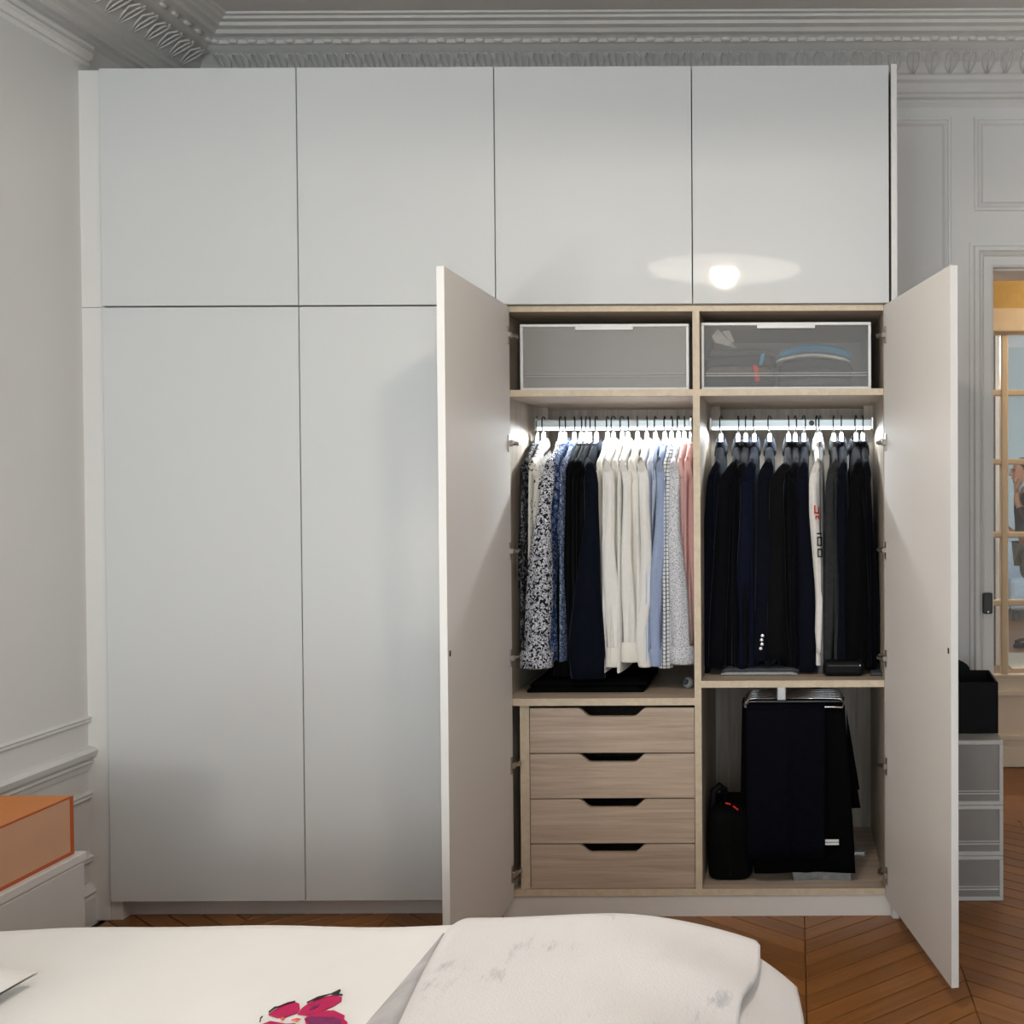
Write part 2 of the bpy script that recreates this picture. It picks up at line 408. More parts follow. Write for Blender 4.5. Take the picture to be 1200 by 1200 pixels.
# casing round the doorway
cp = [(0, 0), (.012, 0), (.012, .012), (.040, .012), (.046, .022), (.052, .014), (.060, .030), (.072, .030), (.078, .018), (.088, .018), (.088, 0)]
cas = MB(); r = []
cp3 = [(-.010, -.05), (-.010, .003), (-.002, .010), (.026, .012), (.032, .022), (.038, .014), (.046, .030), (.060, .030), (.066, .018), (.078, .018), (.078, -.004), (.004, -.004), (.004, -.05)]
r.append([(OX0-i, YB+.002-d, -.012) for i, d in cp3]); r.append([(OX0-i, YB+.002-d, OZ+i) for i, d in cp3])
r.append([(OX1+i, YB+.002-d, OZ+i) for i, d in cp3]); r.append([(OX1+i, YB+.002-d, -.012) for i, d in cp3])
struct('trim_7', cas.loft(r), 'wall_paint')
obj('rebate', MB().box(OX0-.002, OX0+.012, YB+.03, YB+.12, -.012, OZ).box(OX0-.002, OX1, YB+.03, YB+.12, OZ-.016, OZ+.002), 'wall_paint', WB, bevel=.002)
q0, q1 = P(1152, 695, YB-.03), P(1163, 719, YB-.03)
kp = thing('door_latch', (OX0-.01, YB-.03, q1.z), 'small dark metal latch box on the door casing', 'latch')
obj('case', MB().box(q0.x, q1.x, YB-.038, YB-.004, q1.z, q0.z), 'dark_metal', kp, bevel=.003, seg=2)
obj('screw', MB().tube([((q0.x+q1.x)/2, YB-.037, q1.z+.008), ((q0.x+q1.x)/2, YB-.041, q1.z+.008)], .003, 10), 'chrome', kp)
obj('wall_plate', MB().box(q0.x-.012, q0.x-.001, YB-.022, YB-.004, q1.z+.006, q0.z-.003), 'plastic_grey', kp, bevel=.001)

# ------------------------------------------------------------------ hall and the room behind it
YH = 1.66
HZ = P(1185, 366, YH).z
HW = struct('wall_hall', MB().box(1.8, 2.70, YH, YH+.12, -.05, 2.7).box(4.12, 5.2, YH, YH+.12, -.05, 2.7).box(2.70, 4.12, YH, YH+.12, HZ, 2.7), 'ochre_wall')
struct('wall_hall_left', MB().box(1.7, 1.8, YB+.3, YH+.1, -.05, 2.7), 'ochre_wall')
struct('wall_hall_right', MB().box(5.2, 5.3, YB+.3, YH+.1, -.05, 2.7), 'ochre_wall')
struct('ceiling_hall', MB().box(1.7, 5.3, YB+.3, YH+.12, 2.7, 2.8), 'ceiling_paint')
struct('floor_hall', MB().box(1.7, 5.3, YB+.3, 8.3, -.08, -.001), 'parquet_fill')
dh = P(1185, 362, YH).z; dt = P(1185, 384, YH).z
struct('trim_10', MB().box(2.66, 4.16, YH-.03, YH+.012, dt-.022, dh).box(2.66, 2.735, YH-.03, YH+.004, -.001, dt).box(4.085, 4.16, YH-.03, YH+.004, -.001, dt), 'door_beige', bevel=.006, seg=2)
mx = P(1178, 560, YH).x                                    # the glazing bar in view
rails = [P(1185, y, YH).z for y in (460, 541, 627, 707)]; gb = P(1185, 791, YH).z; g0 = P(1185, 800, YH).z
lx0, lx1 = 2.735, 2*mx-2.735
def glazed_leaf(name, x0, x1, label):
    c = (x0+x1)/2
    t = thing(name, (c, YH+.03, 0), label, 'door', 'glazed double doors across the hall')
    for a, b in ((x0, x0+.075), (x1-.075, x1)): obj('stile', MB().box(a, b, YH+.01, YH+.05, .004, dt-.004), 'door_beige', t, bevel=.003)
    obj('top_rail', MB().box(x0+.075, x1-.075, YH+.01, YH+.05, dt-.03, dt-.004), 'door_beige', t, bevel=.003)
    zz = [gb] + sorted(rails) + [dt-.03]
    for z in rails: obj('glazing_bar', MB().box(x0+.075, x1-.075, YH+.012, YH+.048, z-.014, z+.014), 'door_beige', t, bevel=.006, seg=2)
    obj('glazing_bar', MB().box(c-.017, c+.017, YH+.008, YH+.05, gb, dt-.03), 'door_beige', t, bevel=.007, seg=2)
    for i in range(5):
        for a, b in ((x0+.075, c-.017), (c+.017, x1-.075)):
            obj('pane', MB().box(a, b, YH+.028, YH+.032, zz[i], zz[i+1]), 'glass', t)
    pn = obj('bottom_panel', MB().box(x0+.075, x1-.075, YH+.014, YH+.046, .004, gb), 'door_cream', t)
    for za, zb, d in ((gb-.012, gb+.002, .012), (gb-.10, gb-.075, .016), (.13, .155, .014), (.004, .10, .012)):
        obj('panel_moulding', MB().box(x0+.06, x1-.06, YH+.014-d, YH+.016, za, zb), 'door_cream', pn, bevel=.004, seg=2)
    return t
glazed_leaf('glazed_door', lx0, lx1, 'beige glazed door with small panes seen through the doorway')
glazed_leaf('glazed_door', lx1+.004, 2*lx1-lx0-.02, 'second glazed door leaf to the right of the visible one')
# far room
YR = 8.1
struct('wall_far', MB().box(1.6, 6.2, YR, YR+.1, -.05, 2.9), 'blue_wall')
struct('wall_far_left', MB().box(1.6, 1.7, YH+.12, YR, -.05, 2.9), 'blue_wall')
struct('wall_far_right', MB().box(6.2, 6.3, YH+.12, YR, -.05, 2.9), 'blue_wall')
struct('ceiling_far', MB().box(1.6, 6.3, YH+.12, YR+.1, 2.8, 2.9), 'ceiling_paint')
def pendant(name, loc, top, label, power, color):
    t = thing(name, loc, label, 'lamp')
    x, y, z = loc
    obj('globe', MB().ball((x, y, z), .09, .09, .09, 16, 10), 'lamp_globe', t, smooth=True)
    obj('cord', MB().tube([(x, y, z+.085), (x, y, top)], .006), 'black_hook', t)
    obj('canopy', MB().lathe([(.05, top-.02), (.05, top)], 16, (x, y, 0)), 'panel_edge', t)
    point(name+'_light', (x, y, z-.16), power, color, .08)
pendant('hall_pendant', (3.75, 1.28, 2.42), 2.7, 'globe pendant lamp hanging in the hall', 10, (1, .82, .60))
pendant('far_room_fill_lamp', (2.5, 3.3, 2.3), 2.8, 'globe fill lamp added out of view, lighting the far room', 60, (1, .9, .8))  # added lamp out of view, in place of daylight from the side
# white curtain and its dark neighbour in the far room
def curtain(name, x0, x1, y, z0, z1, mat, label, cat):
    n = 40; a = []; b = []
    for i in range(n+1):
        x = x0+(x1-x0)*i/n; dy = .008*math.sin(i*1.25)
        a.append((x, y+dy)); b.append((x, y+dy+.012))
    return tag(obj(name, MB().prism(a+b[::-1], 'z', z0, z1), mat, smooth=False), label, cat)
c0, c1 = P(1167.5, 560, 4.3), P(1173, 560, 4.3)
curtain('curtain', c0.x-.006, c1.x+.03, 4.3, .02, 2.5, 'curtain_white', 'white curtain hanging left of the man in the far room', 'curtain')
curtain('curtain', c0.x-.32, c0.x-.008, 4.3, .02, 2.5, 'slate_knit', 'dark grey curtain beside the white one in the far room', 'curtain')
r0, r1 = PZ(1186, 783, .008), PZ(1186, 765, .008)
tag(obj('rug', MB().box(r0.x, r0.x+1.9, r0.y, r1.y, -.001, .010), 'rug_beige', bevel=.004), 'beige rug on the far room floor beside the man', 'rug')
s0 = PZ(1190, 728, 0)
st = thing('armchair', (s0.x+.1, s0.y+.3, 0), 'pale blue armchair behind the man in the far room', 'chair')
obj('seat', MB().box(s0.x-.06, s0.x+.6, s0.y, s0.y+.6, .1, .42), 'shirt_blue', st, bevel=.05, seg=3)
obj('backrest', MB().box(s0.x-.06, s0.x+.6, s0.y+.52, s0.y+.66, .36, .78), 'shirt_blue', st, bevel=.05, seg=3)
for a in (0, .5):
    for b in (.05, .5): obj('leg', MB().box(s0.x+a, s0.x+a+.04, s0.y+b, s0.y+b+.04, -.001, .12), 'dark_metal', st)

# ------------------------------------------------------------------ wardrobe
ZM, ZT, ZB = 1.886, 2.607, .066            # seam between upper and lower doors, top, lower door bottom
DW = .6; TH = .019; YD = .58
def carcass(name, x0, x1, z0, z1, label, doors, divider):
    t = thing(name, ((x0+x1)/2, YD/2, z0), label, 'cabinet')
    T = .018
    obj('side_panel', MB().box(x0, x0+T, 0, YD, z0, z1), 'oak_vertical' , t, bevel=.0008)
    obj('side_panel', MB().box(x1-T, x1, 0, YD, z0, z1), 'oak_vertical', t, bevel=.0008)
    obj('top_panel', MB().box(x0+T, x1-T, 0, YD, z1-T, z1), 'oak_horizontal', t, bevel=.0008)
    obj('bottom_panel', MB().box(x0+T, x1-T, 0, YD, z0, z0+.02), 'oak_horizontal', t, bevel=.0008)
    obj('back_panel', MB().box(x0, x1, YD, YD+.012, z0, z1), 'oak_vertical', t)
    return t
def closed_door(par, x0, x1, z0, z1):
    return obj('door', MB().box(x0+.0016, x1-.0016, -TH-.002, -.002, z0, z1), 'door_white', par, bevel=.0012)
UZ0 = ZM+.002
t = carcass('upper_cabinet', 0, 1.2, UZ0, ZT, 'white upper wardrobe cabinet at left, above the closed tall doors', 2, False)
closed_door(t, 0, .6, UZ0, ZT); closed_door(t, .6, 1.2, UZ0, ZT)
t = carcass('upper_cabinet', 1.2, 2.4, UZ0, ZT, 'white upper wardrobe cabinet reflecting the lamp, above the open compartment', 2, False)
closed_door(t, 1.2, 1.8, UZ0, ZT); closed_door(t, 1.8, 2.4, UZ0, ZT)
t = carcass('tall_cabinet', 0, 1.2, ZB, ZM, 'tall white wardrobe cabinet at left with both doors closed', 2, False)
closed_door(t, 0, .6, ZB-.004, ZM-.003); closed_door(t, .6, 1.2, ZB-.004, ZM-.003)
obj('plinth', MB().box(.025, 1.2, .035, .055, -.001, ZB), 'plinth_white', t)
obj('plinth_leg', MB().box(-.0075, .028, -.004, .034, -.001, ZB-.006), 'plinth_white', t)
# open tall cabinet
WX0, WX1 = 1.2, 2.4
W = carcass('tall_cabinet', WX0, WX1, ZB, ZM, 'tall wardrobe cabinet with both doors open, oak interior with hanging clothes', 2, True)
obj('plinth', MB().box(WX0, WX1+.02, .004, .024, -.001, ZB), 'plinth_white', W, bevel=.001)
obj('plinth_leg', MB().box(WX1+.002, WX1+.019, -.012, .003, -.001, ZB-.006), 'plinth_white', W, bevel=.001)
DX0, DX1 = P(812.5, 600, 0).x, P(821, 600, 0).x
DX0, DX1 = (DX0+DX1)/2-.0105, (DX0+DX1)/2+.0105
SHL = P(700, 457.3, 0).z, P(700, 463.5, 0).z               # shelf above the shirts: top and underside
SHR = P(925, 455, 0).z, P(925, 461.5, 0).z
zs = (SHL[0]+SHR[0])/2; zs2 = zs-.020
SLB = P(700, 818.5, 0).z                                    # shelf over the drawers
SRB = P(930, 797.5, 0).z                                    # shelf under the jackets
ix0, ix1 = WX0+.018, WX1-.018
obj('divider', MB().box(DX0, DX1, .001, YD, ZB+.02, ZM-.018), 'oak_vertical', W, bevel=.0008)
obj('shelf', MB().box(ix0, DX0, .001, YD, zs2, zs), 'oak_horizontal', W, bevel=.0008)
obj('shelf', MB().box(DX1, ix1, .001, YD, zs2, zs), 'oak_horizontal', W, bevel=.0008)
obj('shelf', MB().box(ix0, DX0, .001, YD, SLB-.022, SLB), 'oak_horizontal', W, bevel=.0008)
obj('shelf', MB().box(DX1, ix1, .001, YD, SRB-.021, SRB), 'oak_horizontal', W, bevel=.0008)
# lighter edge banding on the fronts of the boards
eb = [(ix0, DX0, zs2, zs), (DX1, ix1, zs2, zs), (ix0, DX0, SLB-.022, SLB), (DX1, ix1, SRB-.021, SRB), (ix0, ix1, ZM-.018, ZM), (ix0, ix1, ZB, ZB+.02)]
for a, b, c, d in eb: obj('edge_band', MB().box(a, b, -.0012, .001, c, d), 'oak_edge', W)
obj('edge_band', MB().box(DX0, DX1, -.0012, .001, ZB+.02, ZM-.018), 'oak_edge', W)
# upright light channels at the back corners of both hanging bays
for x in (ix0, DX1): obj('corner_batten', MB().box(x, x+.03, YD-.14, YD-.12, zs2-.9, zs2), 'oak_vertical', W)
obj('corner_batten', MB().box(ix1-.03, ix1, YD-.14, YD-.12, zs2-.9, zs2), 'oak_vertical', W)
obj('metal_plate', MB().box(2.28, 2.34, .30, .316, ZB+.02, ZB+.026), 'chrome', W)
# doors standing open
HZ_L = [P(600, y, 0).z for y in (394, 520, 645, 769, 894, 1020)]
HZ_R = [P(1036, y, 0).z for y in (394, 519, 644, 770, 895, 1022)]
def open_door(hx, ang, side, hz):
    # local: hinge axis at origin, door runs along +x, inner face at y=0, outside at y = -side*TH ; then turned to stand open
    dl = .597
    M = Matrix.Translation((hx, -.004, 0)) @ Matrix.Rotation(ang, 4, 'Z')
    s = side
    core = MB().box(.006, dl, min(-s*TH, -s*.0012), max(-s*TH, -s*.0012), ZB-.004, ZM-.003).xf(M)
    d = obj('door', core, 'door_white', W, bevel=.0012)
    obj('inner_face', MB().box(.0065, dl-.0005, min(-s*.0014, 0), max(-s*.0014, 0), ZB-.0035, ZM-.0035).xf(M), 'door_inner', d)
    obj('edge_strip', MB().box(dl-.0004, dl+.0014, min(-s*TH, 0), max(-s*TH, 0), ZB-.0035, ZM-.0035).xf(M), 'panel_edge', d)
    z0 = P(600, 763, -.55).z
    obj('lock_plate', MB().box(dl-.020, dl-.012, min(0, s*.0015), max(0, s*.0015), z0-.007, z0+.007).xf(M), 'black_hook', d)
    for z in hz:
        h = MB().box(.020, .034, min(0, s*.004), max(0, s*.004), z-.026, z+.026).xf(M)
        hp = obj('hinge', h, 'hinge_metal', W, bevel=.001)
        cupc = M @ Vector((.027, s*.006, z)); tip = Vector((hx + s*.040 - (.004 if s > 0 else -.004), .035, z))
        arm = MB().box(-.006, .016, min(s*.002, s*.014), max(s*.002, s*.014), z-.009, z+.009).xf(M @ Matrix.Translation((.018, 0, 0)))
        obj('hinge_cup', arm, 'hinge_metal', hp, bevel=.003)
        obj('hinge_arm', MB().tube([M @ Vector((.022, s*.010, z)), M @ Vector((.004, s*.020, z)), Vector((hx+s*.012, .030, z))], .006, 6), 'hinge_metal', hp)
    return d
LDX = 1.238                                                # inner face of the left open door
open_door(LDX, -PI/2, 1, HZ_L)
RDX = P(1036, 700, 0).x
rf = P(1114, 400, -.59)
open_door(RDX, -PI/2 + math.atan2(rf.x-RDX, .59), -1, HZ_R)
# tall end panel on the right
tag(obj('end_panel', MB().box(WX1+.006, WX1+.024, -.020, YD, -.001, ZT+.004), 'panel_edge', bevel=.001), 'tall white side panel closing the right end of the wardrobe', 'panel')
# filler strip at the left wall
fs = MB().box(XL, -.008, -.006, .012, -.001, ZM-.001).box(XL, -.008, -.006, .012, ZM+.0005, ZT)
struct('trim_11', fs, 'wall_paint')
obj('return_strip', MB().box(-.016, -.0035, -.001, .5, -.001, ZT-.004), 'plastic_grey', bpy.data.objects['trim_11'])

# drawer unit standing in the lower left bay
ux0 = P(609, 940, 0).x; udx0 = P(621, 940, 0).x; udx1 = P(816.5, 940, 0).x
udx1 = min(udx1, DX0-.002)
U = thing('drawer_unit', ((ux0+DX0)/2, .25, ZB+.02), 'oak chest of four drawers with cut-out grips under the shirts', 'drawers')
uz0, uz1 = ZB+.0205, SLB-.0225
obj('side_panel', MB().box(ux0, udx0-.003, .012, .5, uz0, uz1), 'oak_vertical', U, bevel=.0008)
obj('edge_band', MB().box(ux0, udx0-.003, .0105, .012, uz0, uz1), 'oak_edge', U)
obj('back_panel', MB().box(udx0-.003, DX0-.001, .49, .5, uz0, uz1), 'black_fabric', U)
dzs = [P(718, y, 0).z for y in (829.5, 883.3, 936.5, 989.5, 1043.5)]
for i in range(4):
    zt, zb = dzs[i]-.0022, max(dzs[i+1]+.0012, uz0+.001)
    c = (udx0+udx1)/2; hw, hb, hd = .106, .066, .026
    top = [(udx0, zt)]
    def ease(xa, za, xb, zb2, n=7):
        return [(xa+(xb-xa)*k/n, za+(zb2-za)*(.5-.5*math.cos(PI*k/n))) for k in range(n+1)]
    notch = ease(c-hw, zt, c-hb, zt-hd) + ease(c+hb, zt-hd, c+hw, zt)
    pr = [(udx0, zb), (udx1, zb), (udx1, zt)] + notch[::-1] + [(udx0, zt)]
    d = obj('drawer', MB().prism(pr, 'y', .006, .024), 'oak_drawer', U, bevel=.0008)
    bx = MB().box(udx0+.01, udx1-.01, .46, .47, zb+.005, zt-.035).box(udx0+.01, udx0+.02, .024, .46, zb+.005, zt-.035).box(udx1-.02, udx1-.01, .024, .46, zb+.005, zt-.035).box(udx0+.02, udx1-.02, .024, .46, zb+.005, zb+.012)
    obj('drawer_box', bx, 'brown_cloth', d)

# ------------------------------------------------------------------ LED clothes rails
RY = .30
def rail(px0, px1, py0, py1, label, lamp_name):
    a = P(px0, py0, RY); b = P(px1, py1, RY)
    x0, x1 = a.x, b.x; zt, zb = (P(px0, py0, RY).z), (P(px0, py1, RY).z)
    t = thing('clothes_rail', ((x0+x1)/2, RY, zb), label, 'rail', 'lit clothes rails')
    prof2 = [(RY-.012, zb+.004), (RY-.009, zb), (RY+.009, zb), (RY+.012, zb+.004), (RY+.012, zt-.004), (RY+.008, zt), (RY-.008, zt), (RY-.012, zt-.004)]
    obj('bar', MB().prism(prof2, 'x', x0, x1), 'rail_aluminium', t)
    obj('light_diffuser', MB().prism([(RY-.0125, zb-.001), (RY-.004, zb-.004), (RY+.004, zb-.004), (RY+.0125, zb-.001), (RY+.0125, zb+.006), (RY-.0125, zb+.006)], 'x', x0+.006, x1-.006), 'led_strip', t)
    for x in (x0, x1):
        obj('bracket', MB().box(x-.005, x+.005, RY-.018, RY+.018, zb-.006, zt+.006), 'chrome', t, bevel=.003, seg=2)
    area(lamp_name, ((x0+x1)/2, RY-.006, zb-.006), x1-x0-.02, .006, 4.2, (.90, .96, 1), (math.radians(-8), 0, 0))
    return t, zt
RL, RZ = rail(629, 810, 492, 503, 'glowing clothes rail in the bay of shirts', 'shirt_rail_light')
RR, RZ2 = rail(833, 1022, 491.5, 502.5, 'glowing clothes rail in the bay of jackets', 'jacket_rail_light')
obj('sensor', MB().lathe([(.010, 0), (.010, .004), (.006, .005)], 16).xf(Matrix.Translation((P(744, 496, RY).x, RY-.0118, P(744, 496, RY).z)) @ Matrix.Rotation(PI/2, 4, 'X')), 'plastic_white', RL)
obj('sensor', MB().lathe([(.009, 0), (.009, .004), (.006, .005)], 16).xf(Matrix.Translation((P(951, 496, RY).x, RY-.0118, P(951, 496, RY).z)) @ Matrix.Rotation(PI/2, 4, 'X')), 'dark_metal', RR)
# ------------------------------------------------------------------ clothes
def ring(cx, cy, z, hx, hy, n=20, lob=0, ph=0, e=1.0):
    out = []
    for k in range(n):
        a = 2*PI*k/n; c, s = math.cos(a), math.sin(a)
        r = 1 + lob*math.sin(5*a+ph)
        out.append((cx + hx*r*math.copysign(abs(c)**e, c), cy + hy*r*math.copysign(abs(s)**e, s), z))
    return out
def interp(tab, t):
    for (a, va), (b, vb) in zip(tab, tab[1:]):
        if t <= b: k = (t-a)/(b-a) if b > a else 0; return va+(vb-va)*k
    return tab[-1][1]
HC = 0
def hanger(px, zt, zn, label):
    X = P(px, 500, RY).x
    t = thing('hanger', (X, RY, zn), label, 'hanger', 'white hangers with black hooks')
    tw = random.uniform(-.35, .35)
    pts = []
    for k in range(11):
        a = -.25 + (PI+.25)*k/10
        ly = .0165*math.cos(a)
        pts.append((X+ly*tw, RY + ly, zt-.006+.0165*math.sin(a)))
    pts = [Vector(p) for p in pts]
    pts += [Vector((X-.0165*tw, RY-.0165, zt-.026)), Vector((X-.008*tw, RY-.012, zt-.038)), Vector((X, RY-.002, zt-.048)), Vector((X, RY, zn))]
    obj('hook', MB().tube(pts, .0021, 6), 'black_hook', t, smooth=True)
    rings = []
    for k in range(25):
        s = -1+2*k/24; y = RY + s*.158; q = min(1, abs(s)/.2); z = zn + .006 - .034*q*q*(3-2*q) - .100*abs(s)
        h = .012 + .005*(1-abs(s)); w = .0072
        rings.append([(X + w*math.cos(2*PI*j/8), y, z + h*math.sin(2*PI*j/8)) for j in range(8)])
    obj('shoulder_bar', MB().loft(rings), 'hanger_white', t, smooth=True)
    return X
def garment(name, label, cat, group, mat, px, sl, ysl=.10, body=.70, hx=.0125, collar='shirt', zc=1.478, cuff=None, cuffh=.055, short='', hang=None, hemw=1.3, buttons=None):
    """sl: outline of the near sleeve as measured (left, right, height), taken at depth ysl"""
    zn = zc+.016
    X = hanger(px, RZ, zn, hang)
    t = thing(name, (X, RY, zc-body), label, cat, group)
    ph = random.uniform(0, 6)
    # body, hung over the hanger
    prof = [(.012, .8, .058), (.026, 1.0, .078), (.042, 1.05, .108), (.060, 1.08, .142), (.080, 1.06, .168), (.100, 1.05, .190), (.13, 1.05, .200), (.22, 1.05, .205), (.40, 1.1, .21), (.55, 1.2, .215), (body, hemw, .22)]
    rings = []
    for i, (dz, fx, hy) in enumerate(prof):
        rings.append(ring(X, RY, zc-dz, hx*fx, hy, 24, .0 if i < 6 else .05, ph+i*.25, .8))
    obj('body', MB().loft(rings, (True, False)), mat, t, smooth=True)
    # collar
    ch = .036 if collar == 'shirt' else .046
    cr = []
    for fz, ax, ay in ((0, 1.25, .062), (.5, 1.15, .054), (1, .95, .046), (1.02, .78, .042), (.5, .85, .045)):
        rr = ring(X, RY-.004, 0, max(hx, .011)*ax, ay, 20, 0, 0, .85)
        cr.append([(x, y, zc-.030+ch*fz + (.014 if y > RY else -.012)*min(1, abs(y-RY)/.05)) for x, y, _ in rr])
    co = obj('collar', MB().loft(cr, (False, False)), mat, t, smooth=True)
    fo = []
    for fz, ax, ay in ((.95, 1.0, .048), (.5, 1.28, .060), (.04, 1.36, .068), (.08, 1.28, .064)):
        rr = ring(X, RY-.004, 0, max(hx, .011)*ax, ay, 20, 0, 0, .85)
        fo.append([(x, y, zc-.030+ch*fz + (.014 if y > RY else -.016)*min(1, abs(y-RY)/.05)) for x, y, _ in rr])
    obj('collar_fold', MB().loft(fo, (False, False)), mat, co, smooth=True)
    # sleeves
    def sleeve(near):
        sg = -1 if near else 1
        ctr = []
        for (xl, xr, y) in sl:
            a, b = P(xl, y, ysl), P(xr, y, ysl); ctr.append(((a.z), ((a.x+b.x)/2), (b.x-a.x)/2))
        if not near: ctr = [(z, X+(x-X)*.3, min(h, .02)) for z, x, h in ctr]
        rings = []
        ytop = RY + sg*.165
        yb = ysl+.02 if near else RY+(RY-ysl)-.03
        # shoulder cap
        z1, x1, h1 = ctr[0]
        for k, (f, zz, hr) in enumerate(((0, zc-.072, .55), (.45, zc-.086, .8), (.8, zc-.106, .95))):
            cx = X + (x1-X)*f; cy = ytop + (yb-ytop)*f
            rings.append([(cx + max(h1, hx)*hr*math.cos(2*PI*j/16), cy + sg*.022*math.sin(2*PI*j/16)*.7 , zz + .020*math.sin(2*PI*j/16)*-1*(1-f)) for j in range(16)])
        zlist = []
        zend = ctr[-1][0]; ztop = min(z1, zc-.135)
        n = 16
        for i in range(n+1):
            z = ztop + (zend-ztop)*i/n
            k = 0
            while k < len(ctr)-2 and z < ctr[k+1][0]: k += 1
            (za, xa, ha), (zb_, xb, hb) = ctr[k], ctr[k+1]
            u = max(0, min(1, (za-z)/(za-zb_))) if za != zb_ else 0
            x = xa+(xb-xa)*u; h = ha+(hb-ha)*u
            zlist.append((z, x, h))
        for i, (z, x, h) in enumerate(zlist):
            u = i/n
            if cuff: h *= 1-.16*max(0, min(1, (u-.62)/.28))
            dy = min(.034, max(.016, h*.8))
            wob = .006*math.sin(u*9+ph)
            rings.append([(x + h*math.cos(2*PI*j/16)*(1 + .10*math.sin(3*2*PI*j/16+ph+u*3)*(0 if near and abs(math.cos(2*PI*j/16)) > .9 else 1)), yb + wob + sg*0 + dy*math.sin(2*PI*j/16)*(1+.18*math.sin(4*2*PI*j/16+ph*2+u*5)), z) for j in range(16)])
        so = obj('sleeve', MB().loft(rings, (True, True)), mat, t, smooth=True)
        if cuff:
            zz, x, h = zlist[-1]; z2, x2, h2 = zlist[-2]
            k = (zz+cuffh - zz)/max(.001, (z2-zz)); k = min(3, k)
            zu, xu, hu = zz+cuffh, x+(x2-x)*min(k, 2), h+(h2-h)*min(k, 2)
            cr2 = []
            for f, g in ((0, .98), (.06, 1.12), (.94, 1.14), (1, 1.04), (.9, .9)):
                cz = zu+(zz-.002-zu)*f; cx = xu+(x-xu)*f; hh = (hu+(h-hu)*f)*g
                cr2.append([(cx+hh*math.cos(2*PI*j/16), yb+min(.036, max(.018, hh*.85))*math.sin(2*PI*j/16), cz) for j in range(16)])
            obj('cuff', MB().loft(cr2, (False, False)), cuff, so, smooth=True)
        if buttons and near:
            for (bx, by) in buttons:
                q = P(bx, by, yb-.042)
                obj('button', MB().lathe([(.0055, 0), (.0055, .003), (.003, .004)], 10).xf(Matrix.Translation(q) @ Matrix.Rotation(PI/2, 4, 'X')), 'chrome', so)
        return so
    s = sleeve(True); sleeve(False)
    return t, s
SG = 'shirts on the lit rail'; JG = 'jackets on the lit rail'
def shirt(mat, px, sl, label, hl, ysl=.10, **kw):
    return garment('shirt', label, 'shirt', SG, mat, px, sl, ysl, hang='white hanger with black hook '+hl, **kw)
shirt('dark_floral', 629, [(613, 628, 560), (607, 621, 620), (604, 618, 660), (606, 614, 690)], 'black shirt with white floral print, leftmost on the shirt rail', 'of the leftmost floral shirt', .13)
shirt('sparse_print', 637, [(622, 634, 562), (619, 631, 600), (616, 628, 655)], 'cream shirt with sparse black print beside the dark floral one', 'of the sparsely printed cream shirt', .12)
shirt('black_white_print', 657, [(632, 648, 565), (628, 644, 600), (617, 646, 660), (612, 646, 720), (610, 645, 760), (609, 644, 783)], 'shirt with dense black and white print, wide sleeve hanging to the front', 'of the dense black and white print shirt', .065, cuff='black_white_print')
shirt('blue_print', 662, [(645, 656, 570), (642, 652, 610), (639, 650, 660), (640, 649, 700), (641, 647, 740)], 'dark blue shirt with diamond print behind the black and white one', 'of the dark blue diamond print shirt', .11)
shirt('blue_white_print', 673, [(652, 662, 566), (649, 657, 610), (646, 655, 660), (646, 654, 700)], 'blue and white fine-print shirt just left of the black shirts', 'of the blue and white fine-print shirt', .13)
shirt('black_shirt', 681, [(661, 674, 568), (655, 671, 620), (650, 669, 700), (647, 668, 793)], 'plain black shirt, leftmost of the three black ones', 'of the leftmost black shirt', .11)
shirt('black_shirt', 687, [(671, 682, 570), (665, 680, 640), (655, 676, 790)], 'plain black shirt, middle of the three black ones', 'of the middle black shirt', .12)
shirt('black_shirt', 691, [(681, 690, 572), (676, 688, 640), (668, 684, 785)], 'plain black shirt, next to the navy sleeve', 'of the black shirt next to navy', .125)
shirt('navy_shirt', 699, [(688, 700, 560), (684, 700, 600), (674, 703, 680), (663, 708, 762), (667, 708, 796)], 'dark navy shirt with wide front sleeve beside the white shirts', 'of the dark navy shirt', .06)
WL = ['leftmost of the six white ones', 'second of the six white ones, left front cuff', 'third of the six white ones', 'fourth of the six white ones, middle front cuff', 'fifth of the six white ones', 'rightmost of the six white ones, cuff turned right']
WS = [(712, .135, [(701, 710, 570), (698, 707, 630), (700, 709, 690), (704, 713, 745)], 0),
      (719, .08, [(708, 719, 570), (703, 719, 640), (705, 725, 700), (709, 727, 752), (708, 725, 782)], 1),
      (729, .13, [(719, 729, 570), (716, 728, 640), (716, 729, 700), (718, 730, 760)], 0),
      (736, .085, [(729, 738, 570), (727, 739, 640), (727, 743, 700), (728, 746, 748), (727, 748, 776)], 1),
      (747, .12, [(738, 748, 570), (738, 751, 640), (738, 753, 700), (741, 757, 750)], 0),
      (758, .075, [(748, 760, 572), (750, 763, 640), (748, 763, 700), (742, 757, 750), (748, 762, 782)], 1)]
for i, (px, ys, sl, c) in enumerate(WS):
    lb = 'white dress shirt, ' + WL[i]
    shirt('white_shirt' if i % 2 == 0 else 'white_shirt_cool', px, sl, lb, 'of a white shirt, ' + WL[i].split(',')[0].replace(' of the six white ones', ' white one'), ys, cuff='white_shirt' if c else None, cuffh=.062, body=.735 if i in (0, 1, 3) else .70)
shirt('stripe_shirt', 768, [(760, 769, 570), (757, 764, 640), (756, 763, 700), (758, 765, 745)], 'pale blue striped shirt between the white and the plain blue one', 'of the pale striped shirt', .135)
